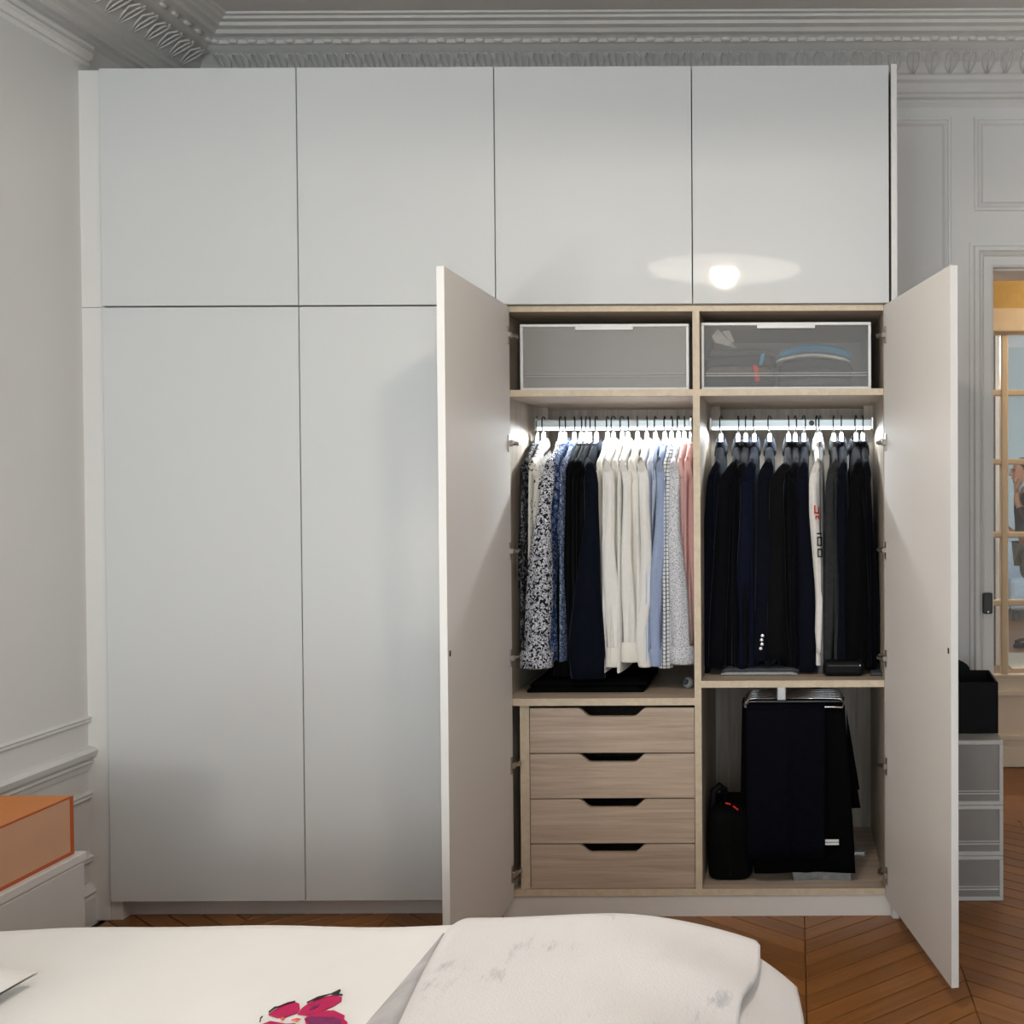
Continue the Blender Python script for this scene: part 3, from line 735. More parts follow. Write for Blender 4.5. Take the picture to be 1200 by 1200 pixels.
shirt('blue_shirt', 779, [(769, 779, 565), (766, 781, 620), (761, 775, 680), (759, 774, 740), (762, 774, 781)], 'plain mid-blue shirt hanging right of the white shirts', 'of the plain mid-blue shirt', .075, cuff='blue_shirt')
shirt('check_shirt', 787, [(778, 785, 570), (777, 786, 620), (774, 784, 680), (774, 786, 750), (771, 787, 783)], 'white shirt with dark grid check beside the blue shirt', 'of the grid check shirt', .09, cuff='check_shirt')
shirt('dot_shirt', 795, [(784, 796, 570), (782, 797, 620), (783, 804, 680), (785, 810, 750), (786, 813, 778)], 'pale grey shirt with fine dark dots, wide cuff in front', 'of the grey dotted shirt', .06, cuff='dot_shirt')
shirt('pink_check', 802, [(792, 802, 565), (795, 807, 640), (800, 810, 700), (806, 813, 757)], 'pale pink checked shirt right of the dotted shirt', 'of the pale pink shirt', .105)
shirt('pink_shirt', 810, [(801, 812, 570), (804, 815, 640), (807, 815, 700), (808, 815, 745)], 'salmon pink shirt, last on the shirt rail at the divider', 'of the salmon pink shirt', .12)
def jacket(mat, px, sl, label, hl, ysl=.10, name='jacket', cat='jacket', **kw):
    kw.setdefault('zc', 1.472); kw.setdefault('hx', .016); kw.setdefault('body', .71)
    return garment(name, label, cat, JG, mat, px, sl, ysl, hang='white hanger with black hook '+hl, collar='jacket', **kw)
jacket('navy_jacket', 845, [(828, 840, 560), (824, 838, 620), (821, 834, 700), (822, 832, 790)], 'dark navy jacket, leftmost on the jacket rail', 'of the leftmost jacket', .12)
jacket('ink_jacket', 865, [(842, 857, 560), (838, 856, 620), (832, 852, 700), (829, 850, 783)], 'near-black blazer, second on the jacket rail', 'of the second jacket', .08)
jacket('charcoal_jacket', 874, [(857, 869, 560), (852, 869, 640), (848, 864, 720), (846, 860, 786)], 'charcoal blazer, third on the jacket rail', 'of the third jacket', .12)
jacket('royal_jacket', 884, [(868, 884, 555), (866, 883, 620), (862, 883, 680), (864, 879, 740), (862, 878, 784)], 'navy blazer with bluish collar, fourth on the jacket rail', 'of the fourth jacket', .09)
jacket('navy_jacket', 902, [(887, 906, 560), (886, 906, 640), (884, 905, 720), (880, 902, 775)], 'navy blazer with four shiny cuff buttons, standing apart on its hanger', 'of the blazer with shiny buttons', .075, buttons=[(893.5, 745), (892.5, 750), (893, 755), (891.5, 760)])
jacket('charcoal_jacket', 924, [(902, 918, 560), (900, 920, 640), (899, 922, 720), (897, 926, 773)], 'black blazer with dull cuff buttons in the middle of the jacket rail', 'of the middle black blazer', .065)
jacket('ink_jacket', 932, [(919, 933, 562), (917, 936, 640), (914, 936, 720), (912, 936, 780)], 'black blazer right of the middle one, partly hidden', 'of the partly hidden black blazer', .11)
jacket('navy_jacket', 942, [(932, 947, 565), (932, 953, 640), (935, 956, 720), (936, 958, 788)], 'navy blazer just left of the white sweatshirt', 'of the navy blazer beside white', .09)
ws, wsl = jacket('white_sweat', 957, [(948, 957, 558), (948, 959, 600), (952, 963, 650), (956, 965, 700), (955, 964, 740), (957, 963, 766)], 'white sweatshirt with red and black letters down the sleeve', 'of the lettered white sweatshirt', .075, name='sweatshirt', cat='sweatshirt', hx=.012)
jacket('grey_sweat', 961, [(957, 965, 556), (958, 967, 600), (962, 969, 650), (962, 968, 720), (958, 967, 790)], 'light grey knitted cardigan squeezed beside the white sweatshirt', 'of the light grey cardigan', .11, name='cardigan', cat='cardigan', hx=.011)
jacket('dark_grey_sweat', 977, [(968, 978, 556), (967, 978, 600), (964, 980, 660), (964, 978, 720), (965, 975, 780)], 'dark grey zip jacket with pale shoulder on the jacket rail', 'of the dark grey zip jacket', .08, hx=.013)
jacket('navy_jacket', 986, [(979, 992, 565), (977, 997, 640), (976, 999, 720), (975, 1001, 782)], 'navy jacket between the dark grey and the black coat', 'of the navy jacket near the coat', .10)
jacket('black_jacket', 1003, [(997, 1010, 562), (992, 1015, 620), (990, 1019, 700), (990, 1019, 782)], 'black padded coat with round stand-up collar on the jacket rail', 'of the black padded coat', .08, hx=.02)
jacket('ink_jacket', 1011, [(1012, 1020, 556), (1013, 1024, 620), (1015, 1030, 700), (1014, 1031, 785)], 'dark blue jacket, rightmost on the jacket rail', 'of the rightmost jacket', .12)
# lettering down the white sleeve (read sideways)
def strokes(segs, mat, par, name):
    mb = MB()
    for (xa, ya, xb, yb_) in segs:
        a, b = P(xa, ya, .061), P(xb, yb_, .061)
        mb.box(min(a.x, b.x), max(a.x, b.x), .0605, .0625, min(a.z, b.z), max(a.z, b.z))
    o = obj(name, mb, mat, par); return o
strokes([(954, 592, 955.6, 602), (955.6, 600.3, 960, 602), (958.6, 594, 960, 602)], 'red_print', wsl, 'letter')
strokes([(955.5, 604.5, 960.5, 606), (955.5, 606, 957, 608.5), (958.8, 606, 960.5, 608.5)], 'red_print', wsl, 'letter')
strokes([(957.2, 624.5, 963, 626.2)], 'black_fabric', wsl, 'letter')
strokes([(957.5, 629, 963.5, 630.6), (957.5, 630.6, 959, 640), (962, 630.6, 963.5, 640), (957.5, 638.6, 963.5, 640)], 'black_fabric', wsl, 'letter')
strokes([(958, 643, 964, 644.6), (958, 644.6, 959.5, 653), (962.5, 644.6, 964, 653), (958, 651.6, 964, 653)], 'black_fabric', wsl, 'letter')

# things lying on the two shelves
def folded(name, x0, x1, y0, y1, z0, layers, mats, label, cat, group=None, rr=.012, wav=.0):
    t = thing(name, ((x0+x1)/2, (y0+y1)/2, z0), label, cat, group)
    z = z0+.0008
    for i, h in enumerate(layers):
        n = 14; top = []; rings = []
        j = random.uniform(-.006, .006)
        pr = [(y0+j+rr*.6, z), (y0+j, z+h*.3), (y0+j, z+h*.7), (y0+j+rr*.6, z+h), (y1, z+h), (y1, z)]
        for k in range(n+1):
            u = k/n; x = x0+(x1-x0)*u+j
            dz = wav*math.sin(PI*u)*(i+1)/len(layers)
            e = 1-.5*max(0, 1-min(u, 1-u)*n)
            rings.append([(x, yy, z + (zz-z)*e + dz) for yy, zz in pr])
        obj('layer', MB().loft(rings), mats[i % len(mats)], t, smooth=True)
        z += h
    return t
a = P(621, 812, .10); b = P(757, 812, .10)
folded('folded_trousers', a.x, b.x, .09, .44, SLB, [.018, .016], ['trouser_black'], 'folded black trousers lying under the hanging shirts', 'trousers')
a = P(806, 799, .15)
bl = thing('sock_ball', (a.x, .16, SLB), 'small grey sock ball in the corner below the pink shirts', 'socks')
obj('ball', MB().ball((a.x, .16, SLB+.018), .018, .020, .0175, 14, 9), 'grey_knit', bl, smooth=True)
obj('cuff', MB().ball((a.x-.006, .145, SLB+.022), .011, .008, .010, 12, 7), 'slate_knit', bl, smooth=True)
a = P(845, 795, .12); b = P(934, 795, .12)
folded('bagged_shirt', a.x, b.x, .08, .40, SRB, [.010, .012], ['grey_knit', 'slate_knit'], 'folded grey shirt in a flat pack under the blazers', 'shirt')
a = P(965, 792, .07); b = P(1012, 792, .07)
bg_ = thing('pouch', ((a.x+b.x)/2, .12, SRB), 'small black leather pouch lying below the black coat', 'pouch')
obj('body', MB().box(a.x, b.x, .055, .20, SRB+.001, SRB+.050), 'black_leather', bg_, bevel=.014, seg=3)
obj('zip', MB().box(a.x+.014, b.x-.014, .0535, .0555, SRB+.034, SRB+.037), 'dark_metal', bg_)
obj('zip_pull', MB().ball((b.x-.012, .053, SRB+.036), .003, .003, .004), 'chrome', bg_)
a = P(1018, 795, .1)
folded('folded_scarf', a.x, a.x+.05, .06, .26, SRB, [.010], ['slate_knit'], 'folded dark scarf in the right corner below the jackets', 'scarf')

# ------------------------------------------------------------------ plastic storage boxes on the top shelf
def storage_box(xl, xr, yt, yb_, label, clear, yf=.035):
    a = P(xl, yt, yf); b = P(xr, yb_, yf)
    x0, x1, z1 = a.x, b.x, a.z; z0 = zs+.001
    t = thing('storage_box', ((x0+x1)/2, yf+.2, z0), label, 'storage box', 'storage boxes on the top shelf')
    fw = .009; yb2 = yf+.46
    fr = MB().box(x0, x1, yf, yf+.014, z0, z0+fw).box(x0, x1, yf, yf+.014, z1-fw, z1).box(x0, x0+fw, yf, yf+.014, z0+fw, z1-fw).box(x1-fw, x1, yf, yf+.014, z0+fw, z1-fw)
    obj('frame', fr, 'plastic_white', t, bevel=.0015)
    obj('side_wall', MB().box(x0, x0+.003, yf+.014, yb2, z0, z1), 'plastic_side', t)
    obj('side_wall', MB().box(x1-.003, x1, yf+.014, yb2, z0, z1), 'plastic_side', t)
    obj('top_wall', MB().box(x0+.003, x1-.003, yf+.014, yb2, z1-.003, z1), 'plastic_side', t)
    obj('bottom_wall', MB().box(x0+.003, x1-.003, yf+.014, yb2, z0, z0+.003), 'plastic_side', t)
    obj('back_wall', MB().box(x0+.003, x1-.003, yb2-.003, yb2, z0+.003, z1-.003), 'plastic_side', t)
    dr = obj('drawer_front', MB().box(x0+fw+.001, x1-fw-.001, yf+.003, yf+.006, z0+fw+.001, z1-fw-.001), clear, t)
    zl = z0 + (z1-z0)*.20
    obj('ledge', MB().box(x0+fw+.004, x1-fw-.004, yf-.001, yf+.003, zl, zl+.004).box(x0+fw+.004, x1-fw-.004, yf-.001, yf+.003, zl+.008, zl+.011), 'plastic_side', dr)
    c = (x0+x1)/2
    obj('grip', MB().box(c-.09, c+.09, yf-.004, yf+.004, z1-fw-.010, z1-fw+.001), 'plastic_white', dr, bevel=.001)
    return x0, x1, z0, z1, yf
storage_box(609, 807.5, 380, 455, 'white framed frosted storage box on the top shelf, empty looking', 'plastic_frost')
bx0, bx1, bz0, bz1, byf = storage_box(821.5, 1021.0, 378, 454, 'white framed clear storage box on the top shelf, filled with clothes', 'plastic_clear')
# its contents
a = P(912, 430, .075); b = P(998, 430, .075)
folded('folded_sweaters', a.x, b.x, .065, .36, bz0+.005, [.030, .022, .030, .010, .026], ['slate_knit', 'slate_knit', 'dark_knit', 'cream_knit', 'teal_knit'], 'stack of folded sweaters with a teal one on top inside the clear box', 'sweaters', wav=.022)
a = P(832, 430, .075); b = P(908, 430, .075)
folded('dark_clothes', a.x-.01, b.x-.004, .075, .38, bz0+.005, [.035, .034, .030, .022], ['dark_knit', 'brown_cloth', 'dark_knit', 'slate_knit'], 'pile of dark clothes at the left of the clear storage box', 'clothes', wav=.006)
def strip(name, pts, mat, label, cat):
    c = [P(x, y, .062) for x, y in pts]
    vs = [(p.x, .055, p.z) for p in c] + [(p.x, .062, p.z) for p in c]; n = len(c)
    fs = [tuple(range(n)), tuple(range(2*n-1, n-1, -1))] + [(i, (i+1) % n, (i+1) % n+n, i+n) for i in range(n)]
    return tag(obj(name, MB().add(vs, fs), mat, bevel=.0015), label, cat)
strip('red_ribbon', [(882, 428), (888, 428.5), (891, 447), (885.5, 447.5)], 'red_cloth', 'bright red ribbon end inside the clear storage box', 'ribbon')
strip('blue_ribbon', [(892, 415), (897, 414), (893.5, 428), (889, 428.5)], 'sky_cloth', 'sky blue ribbon end inside the clear storage box', 'ribbon')
strip('paper_bag', [(834, 395), (841, 386), (864, 409), (838, 402)], 'paper_bag', 'crumpled pale paper corner at the left inside the clear box', 'paper')
strip('paper_bag', [(846, 389), (855, 387), (861, 401), (857, 402)], 'paper_bag', 'smaller pale paper corner beside the crumpled one inside the clear box', 'paper')

# ------------------------------------------------------------------ trouser rack, trousers, bag in the lower right bay
zrk = SRB-.021
R_ = thing('trouser_rack', (P(916, 815, .1).x, .25, zrk-.06), 'chrome pull-out trouser rack under the jacket shelf', 'trouser rack')
cx = P(916, 815, .10).x
obj('slide', MB().box(cx-.012, cx+.012, .06, .50, zrk-.030, zrk-.0005), 'chrome', R_, bevel=.003, seg=2)
obj('slide_end', MB().box(cx-.014, cx+.014, .050, .062, zrk-.052, zrk-.004), 'chrome', R_, bevel=.003, seg=2)
rodz = P(900, 826, .07).z
arms = []
for i in range(6):
    y = .062+i*.026
    xl, xr = P(871, 826, .07).x + .004, P(990, 826, .07).x-.016
    zz = rodz
    pts = [(cx-.010, y, zz+.022), (xl+.03, y, zz+.022), (xl+.012, y-.004, zz+.020), (xl, y-.012, zz+.006), (xl+.002, y-.020, zz), (xl+.02, y-.022, zz), (cx, y-.022, zz), (xr-.02, y-.022, zz-.001), (xr+.006, y-.020, zz-.003), (xr+.012, y-.012, zz+.006), (xr+.004, y, zz+.020), (xr-.03, y, zz+.022), (cx+.010, y, zz+.022)]
    obj('rod', MB().tube(pts, .0032, 8), 'chrome', R_, smooth=True)
def trousers(x0, x1, x0b, x1b, y, zt, zb, mat, label, cuffmat=None, tagp=None):
    t = thing('trousers', ((x0+x1)/2, y, zb), label, 'trousers', 'trousers on the rack')
    n = 24
    def sheetp(y0, zlow, lean):
        rings = []
        for i in range(13):
            u = i/12; z = zt-.006+(zlow-zt+.006)*u
            xa = x0+(x0b-x0)*u; xb = x1+(x1b-x1)*u; row = []
            for k in range(n+1):
                v = k/n; row.append((xa+(xb-xa)*v, y0 + lean*min(u*6, 1) + .007*math.sin(v*7+u*2+y*30)*min(1, u*3) - .008*math.exp(-((v-.52)/.06)**2)*min(1, u*4), z))
            back = [(p[0], p[1]+.012, p[2]) for p in row[::-1]]
            rings.append(row+back)
        return MB().loft(rings)
    obj('front_leg', sheetp(y-.009, zb, -.012), mat, t, smooth=True)
    obj('back_leg', sheetp(y-.001, zb+.05, .012), mat, t, smooth=True)
    obj('fold', MB().tube([(x0+.002, y, zt-.004), (x1-.002, y, zt-.004)], .0085, 10), mat, t, smooth=True)
    if tagp:
        a, b = P(tagp[0], tagp[1], y-.04), P(tagp[2], tagp[3], y-.04)
        obj('tag', MB().box(a.x, b.x, y-.042, y-.036, (a.z+b.z)/2+.0015, a.z), 'plastic_white', t)
        obj('tag', MB().box(a.x, b.x, y-.042, y-.036, b.z, (a.z+b.z)/2-.0015), 'plastic_white', t)
    return t
ya = .040
p0, p1, p2, p3 = P(874, 829, ya), P(967, 829, ya), P(876, 1003, ya), P(966, 1003, ya)
trousers(p0.x, p1.x, p2.x, p3.x, ya, rodz+.004, p2.z, 'trouser_navy', 'navy trousers hanging at the front of the rack')
yb = .066
p0, p1, p2, p3 = P(876, 835, yb), P(990, 835, yb), P(884, 1020, yb), P(1002, 1020, yb)
trousers(p0.x, p1.x, p2.x, p3.x, yb, rodz+.004, p2.z, 'trouser_black', 'black trousers with a white size tag, second on the rack', None, (967, 984, 983, 990))
yc = .092
p0, p1, p2, p3 = P(884, 835, yc), P(991, 835, yc), P(931, 1030, yc), P(997, 1030, yc)
trousers(p0.x, p1.x, p2.x, p3.x, yc, rodz+.004, p2.z, 'grey_knit', 'pale grey trousers whose hem shows below the black pair')
yd = .144
p0, p1, p2, p3 = P(870, 835, yd), P(990, 835, yd), P(868, 925, yd), P(1008, 945, yd)
trousers(p0.x, p1.x, p2.x, p3.x, yd, rodz+.004, p3.z, 'trouser_black', 'short black trousers flaring out at the back of the rack')
# upright black bag
a = P(828, 1036, .06); b = P(882, 1036, .06); zt = P(850, 950, .06).z
B_ = thing('travel_bag', ((a.x+b.x)/2, .16, ZB+.02), 'black upright travel bag with red zip tabs in the lower bay', 'bag')
zb = ZB+.0215
def bagring(z, k): 
    cx_, cy_ = (a.x+b.x)/2, .17
    return ring(cx_, cy_, z, (b.x-a.x)/2*k, .115*k, 28, 0, 0, .45)
obj('body', MB().loft([bagring(zb, .90), bagring(zb+.012, .98), bagring(zb+.05, 1), bagring(zt-.06, 1), bagring(zt-.02, .95), bagring(zt, .80)]), 'black_fabric', B_, smooth=True, bevel=.004)
hx0 = P(840, 940, .1).x
obj('handle', MB().tube([(hx0-.014, .14, zt-.10), (hx0-.016, .12, zt-.02), (hx0-.010, .12, zt+.045), (hx0+.006, .13, zt+.058), (hx0+.020, .14, zt+.045), (hx0+.028, .15, zt-.02)], [.012, .012, .013, .013, .012, .011], 8), 'black_leather', B_, smooth=True)
obj('zip_line', MB().tube([((a.x+b.x)/2+.004, .0545, zb+.02), ((a.x+b.x)/2+.004, .0535, zt-.05)], .0022, 6), 'black_leather', B_)
for (xa, ya_, xb, yb_) in ((850, 941, 856, 942.5), (859, 944.5, 865, 949)):
    q, s_ = P(xa, ya_, .055), P(xb, yb_, .055)
    obj('zip_tab', MB().tube([q, s_], .0028, 6), 'red_cloth', B_)

# ------------------------------------------------------------------ drawers and black box right of the wardrobe
yf = .15
a = PZ(1176, 1056, 0); yf = a.y
x1 = a.x; x0 = WX1+.045
zt = P(1150, 868, yf).z
lev = [0, P(1150, 1003, yf).z, P(1150, 944, yf).z, zt]
for i in range(3):
    z0, z1 = lev[i]+.0006, lev[i+1]-.0006
    pos = ['bottom', 'middle', 'top'][i]
    t = thing('drawer_box', ((x0+x1)/2, yf+.2, z0), 'frosted plastic drawer box on the floor stack behind the open door, %s one' % pos, 'storage box', 'stacked plastic drawers')
    fw = .013
    fr = MB().box(x0, x1, yf, yf+.016, z0, z0+fw).box(x0, x1, yf, yf+.016, z1-fw, z1).box(x0, x0+fw, yf, yf+.016, z0+fw, z1-fw).box(x1-fw, x1, yf, yf+.016, z0+fw, z1-fw)
    obj('frame', fr, 'plastic_grey', t, bevel=.002)
    obj('shell', MB().box(x0, x0+.004, yf+.016, yf+.40, z0, z1).box(x1-.004, x1, yf+.016, yf+.40, z0, z1).box(x0+.004, x1-.004, yf+.016, yf+.40, z1-.004, z1).box(x0+.004, x1-.004, yf+.016, yf+.40, z0, z0+.004).box(x0+.004, x1-.004, yf+.396, yf+.40, z0+.004, z1-.004), 'plastic_side', t)
    f_ = obj('drawer_front', MB().box(x0+fw, x1-fw, yf+.004, yf+.008, z0+fw, z1-fw), 'plastic_frost', t)
    zl = z0+fw+.022
    obj('ledge', MB().box(x0+fw, x1-fw, yf+.001, yf+.0045, zl, zl+.004).box(x0+fw, x1-fw, yf+.001, yf+.0045, zl+.009, zl+.012), 'plastic_grey', f_)
    if i == 2:
        p, q = P(1130, 890, yf+.05), P(1144, 922, yf+.05)
        folded('folded_cloth', x0+.02, q.x, yf+.04, yf+.30, z0+.006, [.03, .03, .03, .025], ['dark_knit'], 'folded dark cloth showing through the top plastic drawer', 'cloth')
# black open box with rounded back
yo = yf+.09
p = P(1173, 852, yo); pt = P(1173, 796, yo)
bx1 = P(1170, 852, yo).x; bx0 = bx1-.30; z0 = zt+.0015; z1 = P(1150, 800, yo).z
K = thing('magazine_box', ((bx0+bx1)/2, yo+.1, z0), 'black open leather box with rounded back on the plastic drawers', 'box')
d = .006; yk = yo+.16
obj('front_wall', MB().box(bx0, bx1, yo, yo+d, z0, z1), 'black_leather', K, bevel=.0015)
obj('side_wall', MB().prism([(yo+d, z0), (yk, z0), (yk, z1+.012), (yo+d, z1)], 'x', bx1-d, bx1), 'black_leather', K)
obj('side_wall', MB().prism([(yo+d, z0), (yk, z0), (yk, z1+.012), (yo+d, z1)], 'x', bx0, bx0+d), 'black_leather', K)
obj('base', MB().box(bx0+d, bx1-d, yo+d, yk, z0, z0+d), 'black_leather', K)
arc = [(bx0, z0), (bx1, z0), (bx1, z1+.012)] + [((bx0+bx1)/2 - .03 + .115*math.cos(PI*k/14), z1+.012+.048*math.sin(PI*k/14)) for k in range(15)] + [(bx0, z1+.012)]
obj('back_wall', MB().prism(arc, 'y', yk, yk+d), 'black_leather', K, bevel=.0015)

# ------------------------------------------------------------------ nightstand and orange box
ns = P(103, 997, -.60); nx1 = ns.x; nz = ns.z
T_ = thing('nightstand', ((XL+nx1)/2+.02, -.75, 0), 'low white bedside stand by the left wall, carrying the orange box', 'nightstand')
ny0 = -.92; nxl = XL+.03
obj('body', MB().box(nxl, nx1-.006, ny0+.004, -.604, .0, nz-.022), 'stand_white', T_, bevel=.002)
obj('top', MB().box(nxl-.004, nx1-.002, ny0-.002, -.60, nz-.0215, nz), 'stand_white', T_, bevel=.002, seg=2)
obj('side_inset', MB().box(nx1-.0062, nx1-.003, ny0+.016, -.612, .03, nz-.026), 'plastic_grey', T_, bevel=.001)
obj('drawer', MB().box(nxl+.01, nx1-.02, ny0-.010, ny0+.004, .06, nz-.04), 'stand_white', T_, bevel=.002)
ob = P(87, 993, -.62); ot = P(87, 932, -.62); oz0 = nz+.0008; oz1 = ot.z
oh = oz1
O_ = thing('gift_box', ((XL+ob.x)/2, -.77, oz0), 'orange cardboard box with pale side on the white bedside stand', 'box')
oy0 = -.96
obj('body', MB().box(nxl+.01, ob.x-.003, oy0, -.62, oz0, oh), 'orange_card', O_, bevel=.0012)
obj('side_edge', MB().box(ob.x-.0031, ob.x, oy0, oy0+.012, oz0, oh).box(ob.x-.0031, ob.x, -.632, -.62, oz0, oh).box(ob.x-.0031, ob.x, oy0+.012, -.632, oz0, oz0+.008).box(ob.x-.0031, ob.x, oy0+.012, -.632, oh-.004, oh), 'orange_deep', O_)
obj('side_face', MB().box(ob.x-.0031, ob.x-.001, oy0+.012, -.632, oz0+.008, oh-.004), 'orange_pale', O_)
obj('top_mark', MB().box(ob.x-.24, ob.x-.19, -.84, -.80, oh, oh+.0006), 'orange_deep', O_)

# ------------------------------------------------------------------ bed
BZ = .545; BY1 = PZ(300, 1083, BZ).y+.018; BX0, BX1, BY0 = XL+.02, 1.86, BY1-1.55
E_ = thing('bed', ((BX0+BX1)/2, (BY0+BY1)/2, 0), 'low upholstered bed base with mattress in the foreground', 'bed')
obj('base', MB().box(BX0+.03, BX1-.02, BY0+.02, BY1-.02, .06, .30), 'bed_frame_fabric', E_, bevel=.02, seg=2)
obj('mattress', MB().box(BX0+.02, BX1-.01, BY0+.01, BY1-.012, .302, BZ-.035), 'mattress_fabric', E_, bevel=.03, seg=3)
for x in (BX0+.08, BX1-.12):
    for y in (BY0+.08, BY1-.12): obj('leg', MB().box(x, x+.05, y, y+.05, 0, .065), 'dark_metal', E_)
def wav(x, y, s=0):
    return .004*math.sin(3.1*x+2.3*y+s)+.003*math.sin(7.3*x-4.1*y+1.7+s)+.0016*math.sin(17*x+9*y+s*2)
def draped(name, x0, x1, y0, y1, z, drop, mat, parent=None, thick=.012, rx=.05, nx=70, ny=60, edge='all', bump=None, left_drop=None):
    """cloth lying flat and bending down over its borders"""
    def side(t, lo, hi, dlo, dhi):
        # arc-length coordinate t: returns position, fall
        if t < lo: 
            e = lo-t; q = PI/2*rx
            if e < q: a = e/rx; return lo-rx*math.sin(a), rx*(1-math.cos(a))
            return lo-rx-.02*(e-q), rx+(e-q)
        if t > hi:
            e = t-hi; q = PI/2*rx
            if e < q: a = e/rx; return hi+rx*math.sin(a), rx*(1-math.cos(a))
            return hi+rx+.02*(e-q), rx+(e-q)
        return t, 0
    dl, dr, df, db = drop
    def f(u, v, o):
        tx = (x0+rx - dl) + (x1-rx + dr - (x0+rx-dl))*u; ty = (y0+rx-df) + (y1-rx+db-(y0+rx-df))*v
        X, a = side(tx, x0+rx, x1-rx, 0, 0); Y, b = side(ty, y0+rx, y1-rx, 0, 0)
        zz = z - a - b + wav(X, Y)
        if bump: zz += bump(X, Y)
        return Vector((X, Y, max(zz, .03)))
    g = [[f(i/nx, j/ny, 0) for i in range(nx+1)] for j in range(ny+1)]
    mb = MB(); vs = [p for r in g for p in r]; fs = [(j*(nx+1)+i, j*(nx+1)+i+1, (j+1)*(nx+1)+i+1, (j+1)*(nx+1)+i) for j in range(ny) for i in range(nx)]
    o = obj(name, mb.add(vs, fs), mat, parent, smooth=True)
    m = o.modifiers.new('solid', 'SOLIDIFY'); m.thickness = thick; m.offset = -1
    return o
dz = BZ-.03
DV = thing('duvet', ((BX0+BX1)/2, (BY0+BY1)/2, .25), 'off-white duvet with a magenta flower print covering the bed', 'duvet')
draped('cover', BX0, BX1+.01, BY0-.01, BY1+.01, BZ, (.01, .30, .30, .34), 'bed_linen', DV, .02, .05, 110, 90)
# flower print on the duvet: flat shapes following the cloth
def petal(name, pts, mat, lift=.0022):
    c = []
    for (x, y) in pts:
        q = PZ(x, y, BZ); q.z = BZ + wav(q.x, q.y) + lift; c.append(q)
    n = len(c); ctr = sum(c, Vector())/n; ctr.z = BZ+wav(ctr.x, ctr.y)+lift
    mb = MB(); vs = c+[ctr] + [v-Vector((0, 0, .0012)) for v in c]
    fs = [(i, (i+1) % n, n) for i in range(n)] + [(i, (i+1) % n, n+1+(i+1) % n, n+1+i) for i in range(n)]
    return obj(name, mb.add(vs, fs), mat, DV)
def Z4(pts): return [(290+x/7.5, 1140+y/7.5) for x, y in pts]
petal('petal_print', Z4([(185, 380), (240, 340), (320, 300), (420, 275), (455, 290), (462, 340), (440, 370), (380, 390), (330, 410), (260, 410)]), 'petal_pink')
petal('petal_print', Z4([(440, 385), (480, 330), (540, 285), (620, 245), (740, 218), (830, 230), (828, 265), (770, 305), (690, 345), (600, 375), (520, 395)]), 'petal_pink')
petal('petal_print', Z4([(500, 430), (560, 385), (640, 362), (760, 358), (855, 405), (850, 440), (880, 470), (840, 560), (640, 560), (520, 490)]), 'petal_pink', .0026)
petal('petal_shade', Z4([(540, 352), (580, 318), (640, 300), (620, 325), (570, 350)]), 'petal_dark', .0032)
petal('petal_shade', Z4([(510, 440), (560, 415), (640, 420), (760, 425), (830, 445), (820, 500), (560, 500)]), 'petal_dark', .0034)
petal('petal_print', Z4([(120, 470), (200, 440), (330, 470), (420, 470), (470, 520), (400, 620), (200, 620), (120, 560)]), 'petal_pink')
petal('stamen_print', Z4([(290, 425), (310, 410), (330, 428), (310, 438)]), 'petal_coral', .003)
petal('stamen_print', Z4([(385, 440), (440, 425), (470, 435), (440, 450)]), 'petal_coral', .003)
petal('outline_print', Z4([(185, 362), (238, 320), (270, 318), (350, 285), (420, 270), (420, 277), (330, 300), (265, 328), (240, 332), (190, 370)]), 'petal_ink', .0036)
petal('outline_print', Z4([(520, 285), (620, 235), (740, 205), (812, 168), (820, 178), (800, 210), (838, 215), (835, 224), (792, 222), (800, 185), (740, 212), (620, 243), (525, 292)]), 'petal_ink', .0036)
petal('outline_print', Z4([(105, 450), (112, 415), (130, 398), (135, 402), (120, 420), (116, 450)]), 'petal_ink', .0036)
# pillow
pc = PZ(46, 1133, BZ+.03)
def pillow(x0, x1, y0, y1, z, h, label):
    t = thing('pillow', ((x0+x1)/2, (y0+y1)/2, z), label, 'pillow')
    n = 26; g0, g1 = [], []
    for j in range(n+1):
        r0, r1 = [], []
        for i in range(n+1):
            u, v = 2*i/n-1, 2*j/n-1
            k = (max(0, 1-abs(u)**2.6)*max(0, 1-abs(v)**2.6))**.55
            pin = 1-.05*(1-u*u)*0
            x = (x0+x1)/2+(x1-x0)/2*u*(1-.06*(1-abs(u))*0 - .05*(1-v*v)*0 + .0); y = (y0+y1)/2+(y1-y0)/2*v
            x -= (x1-x0)*.035*u*(1-abs(v)**2); y -= (y1-y0)*.035*v*(1-abs(u)**2)
            r0.append(Vector((x, y, z+.03+h*k*.75))); r1.append(Vector((x, y, z+.026-.024*k)))
        g0.append(r0); g1.append(r1)
    for nm, g in (('top', g0), ('underside', g1)):
        vs = [p for r in g for p in r]; fs = [(j*(n+1)+i, j*(n+1)+i+1, (j+1)*(n+1)+i+1, (j+1)*(n+1)+i) for j in range(n) for i in range(n)]
        obj(nm, MB().add(vs, fs), 'pillow_linen', t, smooth=True)
    return t
pillow(pc.x-.50, pc.x+.0, pc.y-.62, pc.y+.0, BZ-.006, .11, 'white pillow lying at the head of the bed')
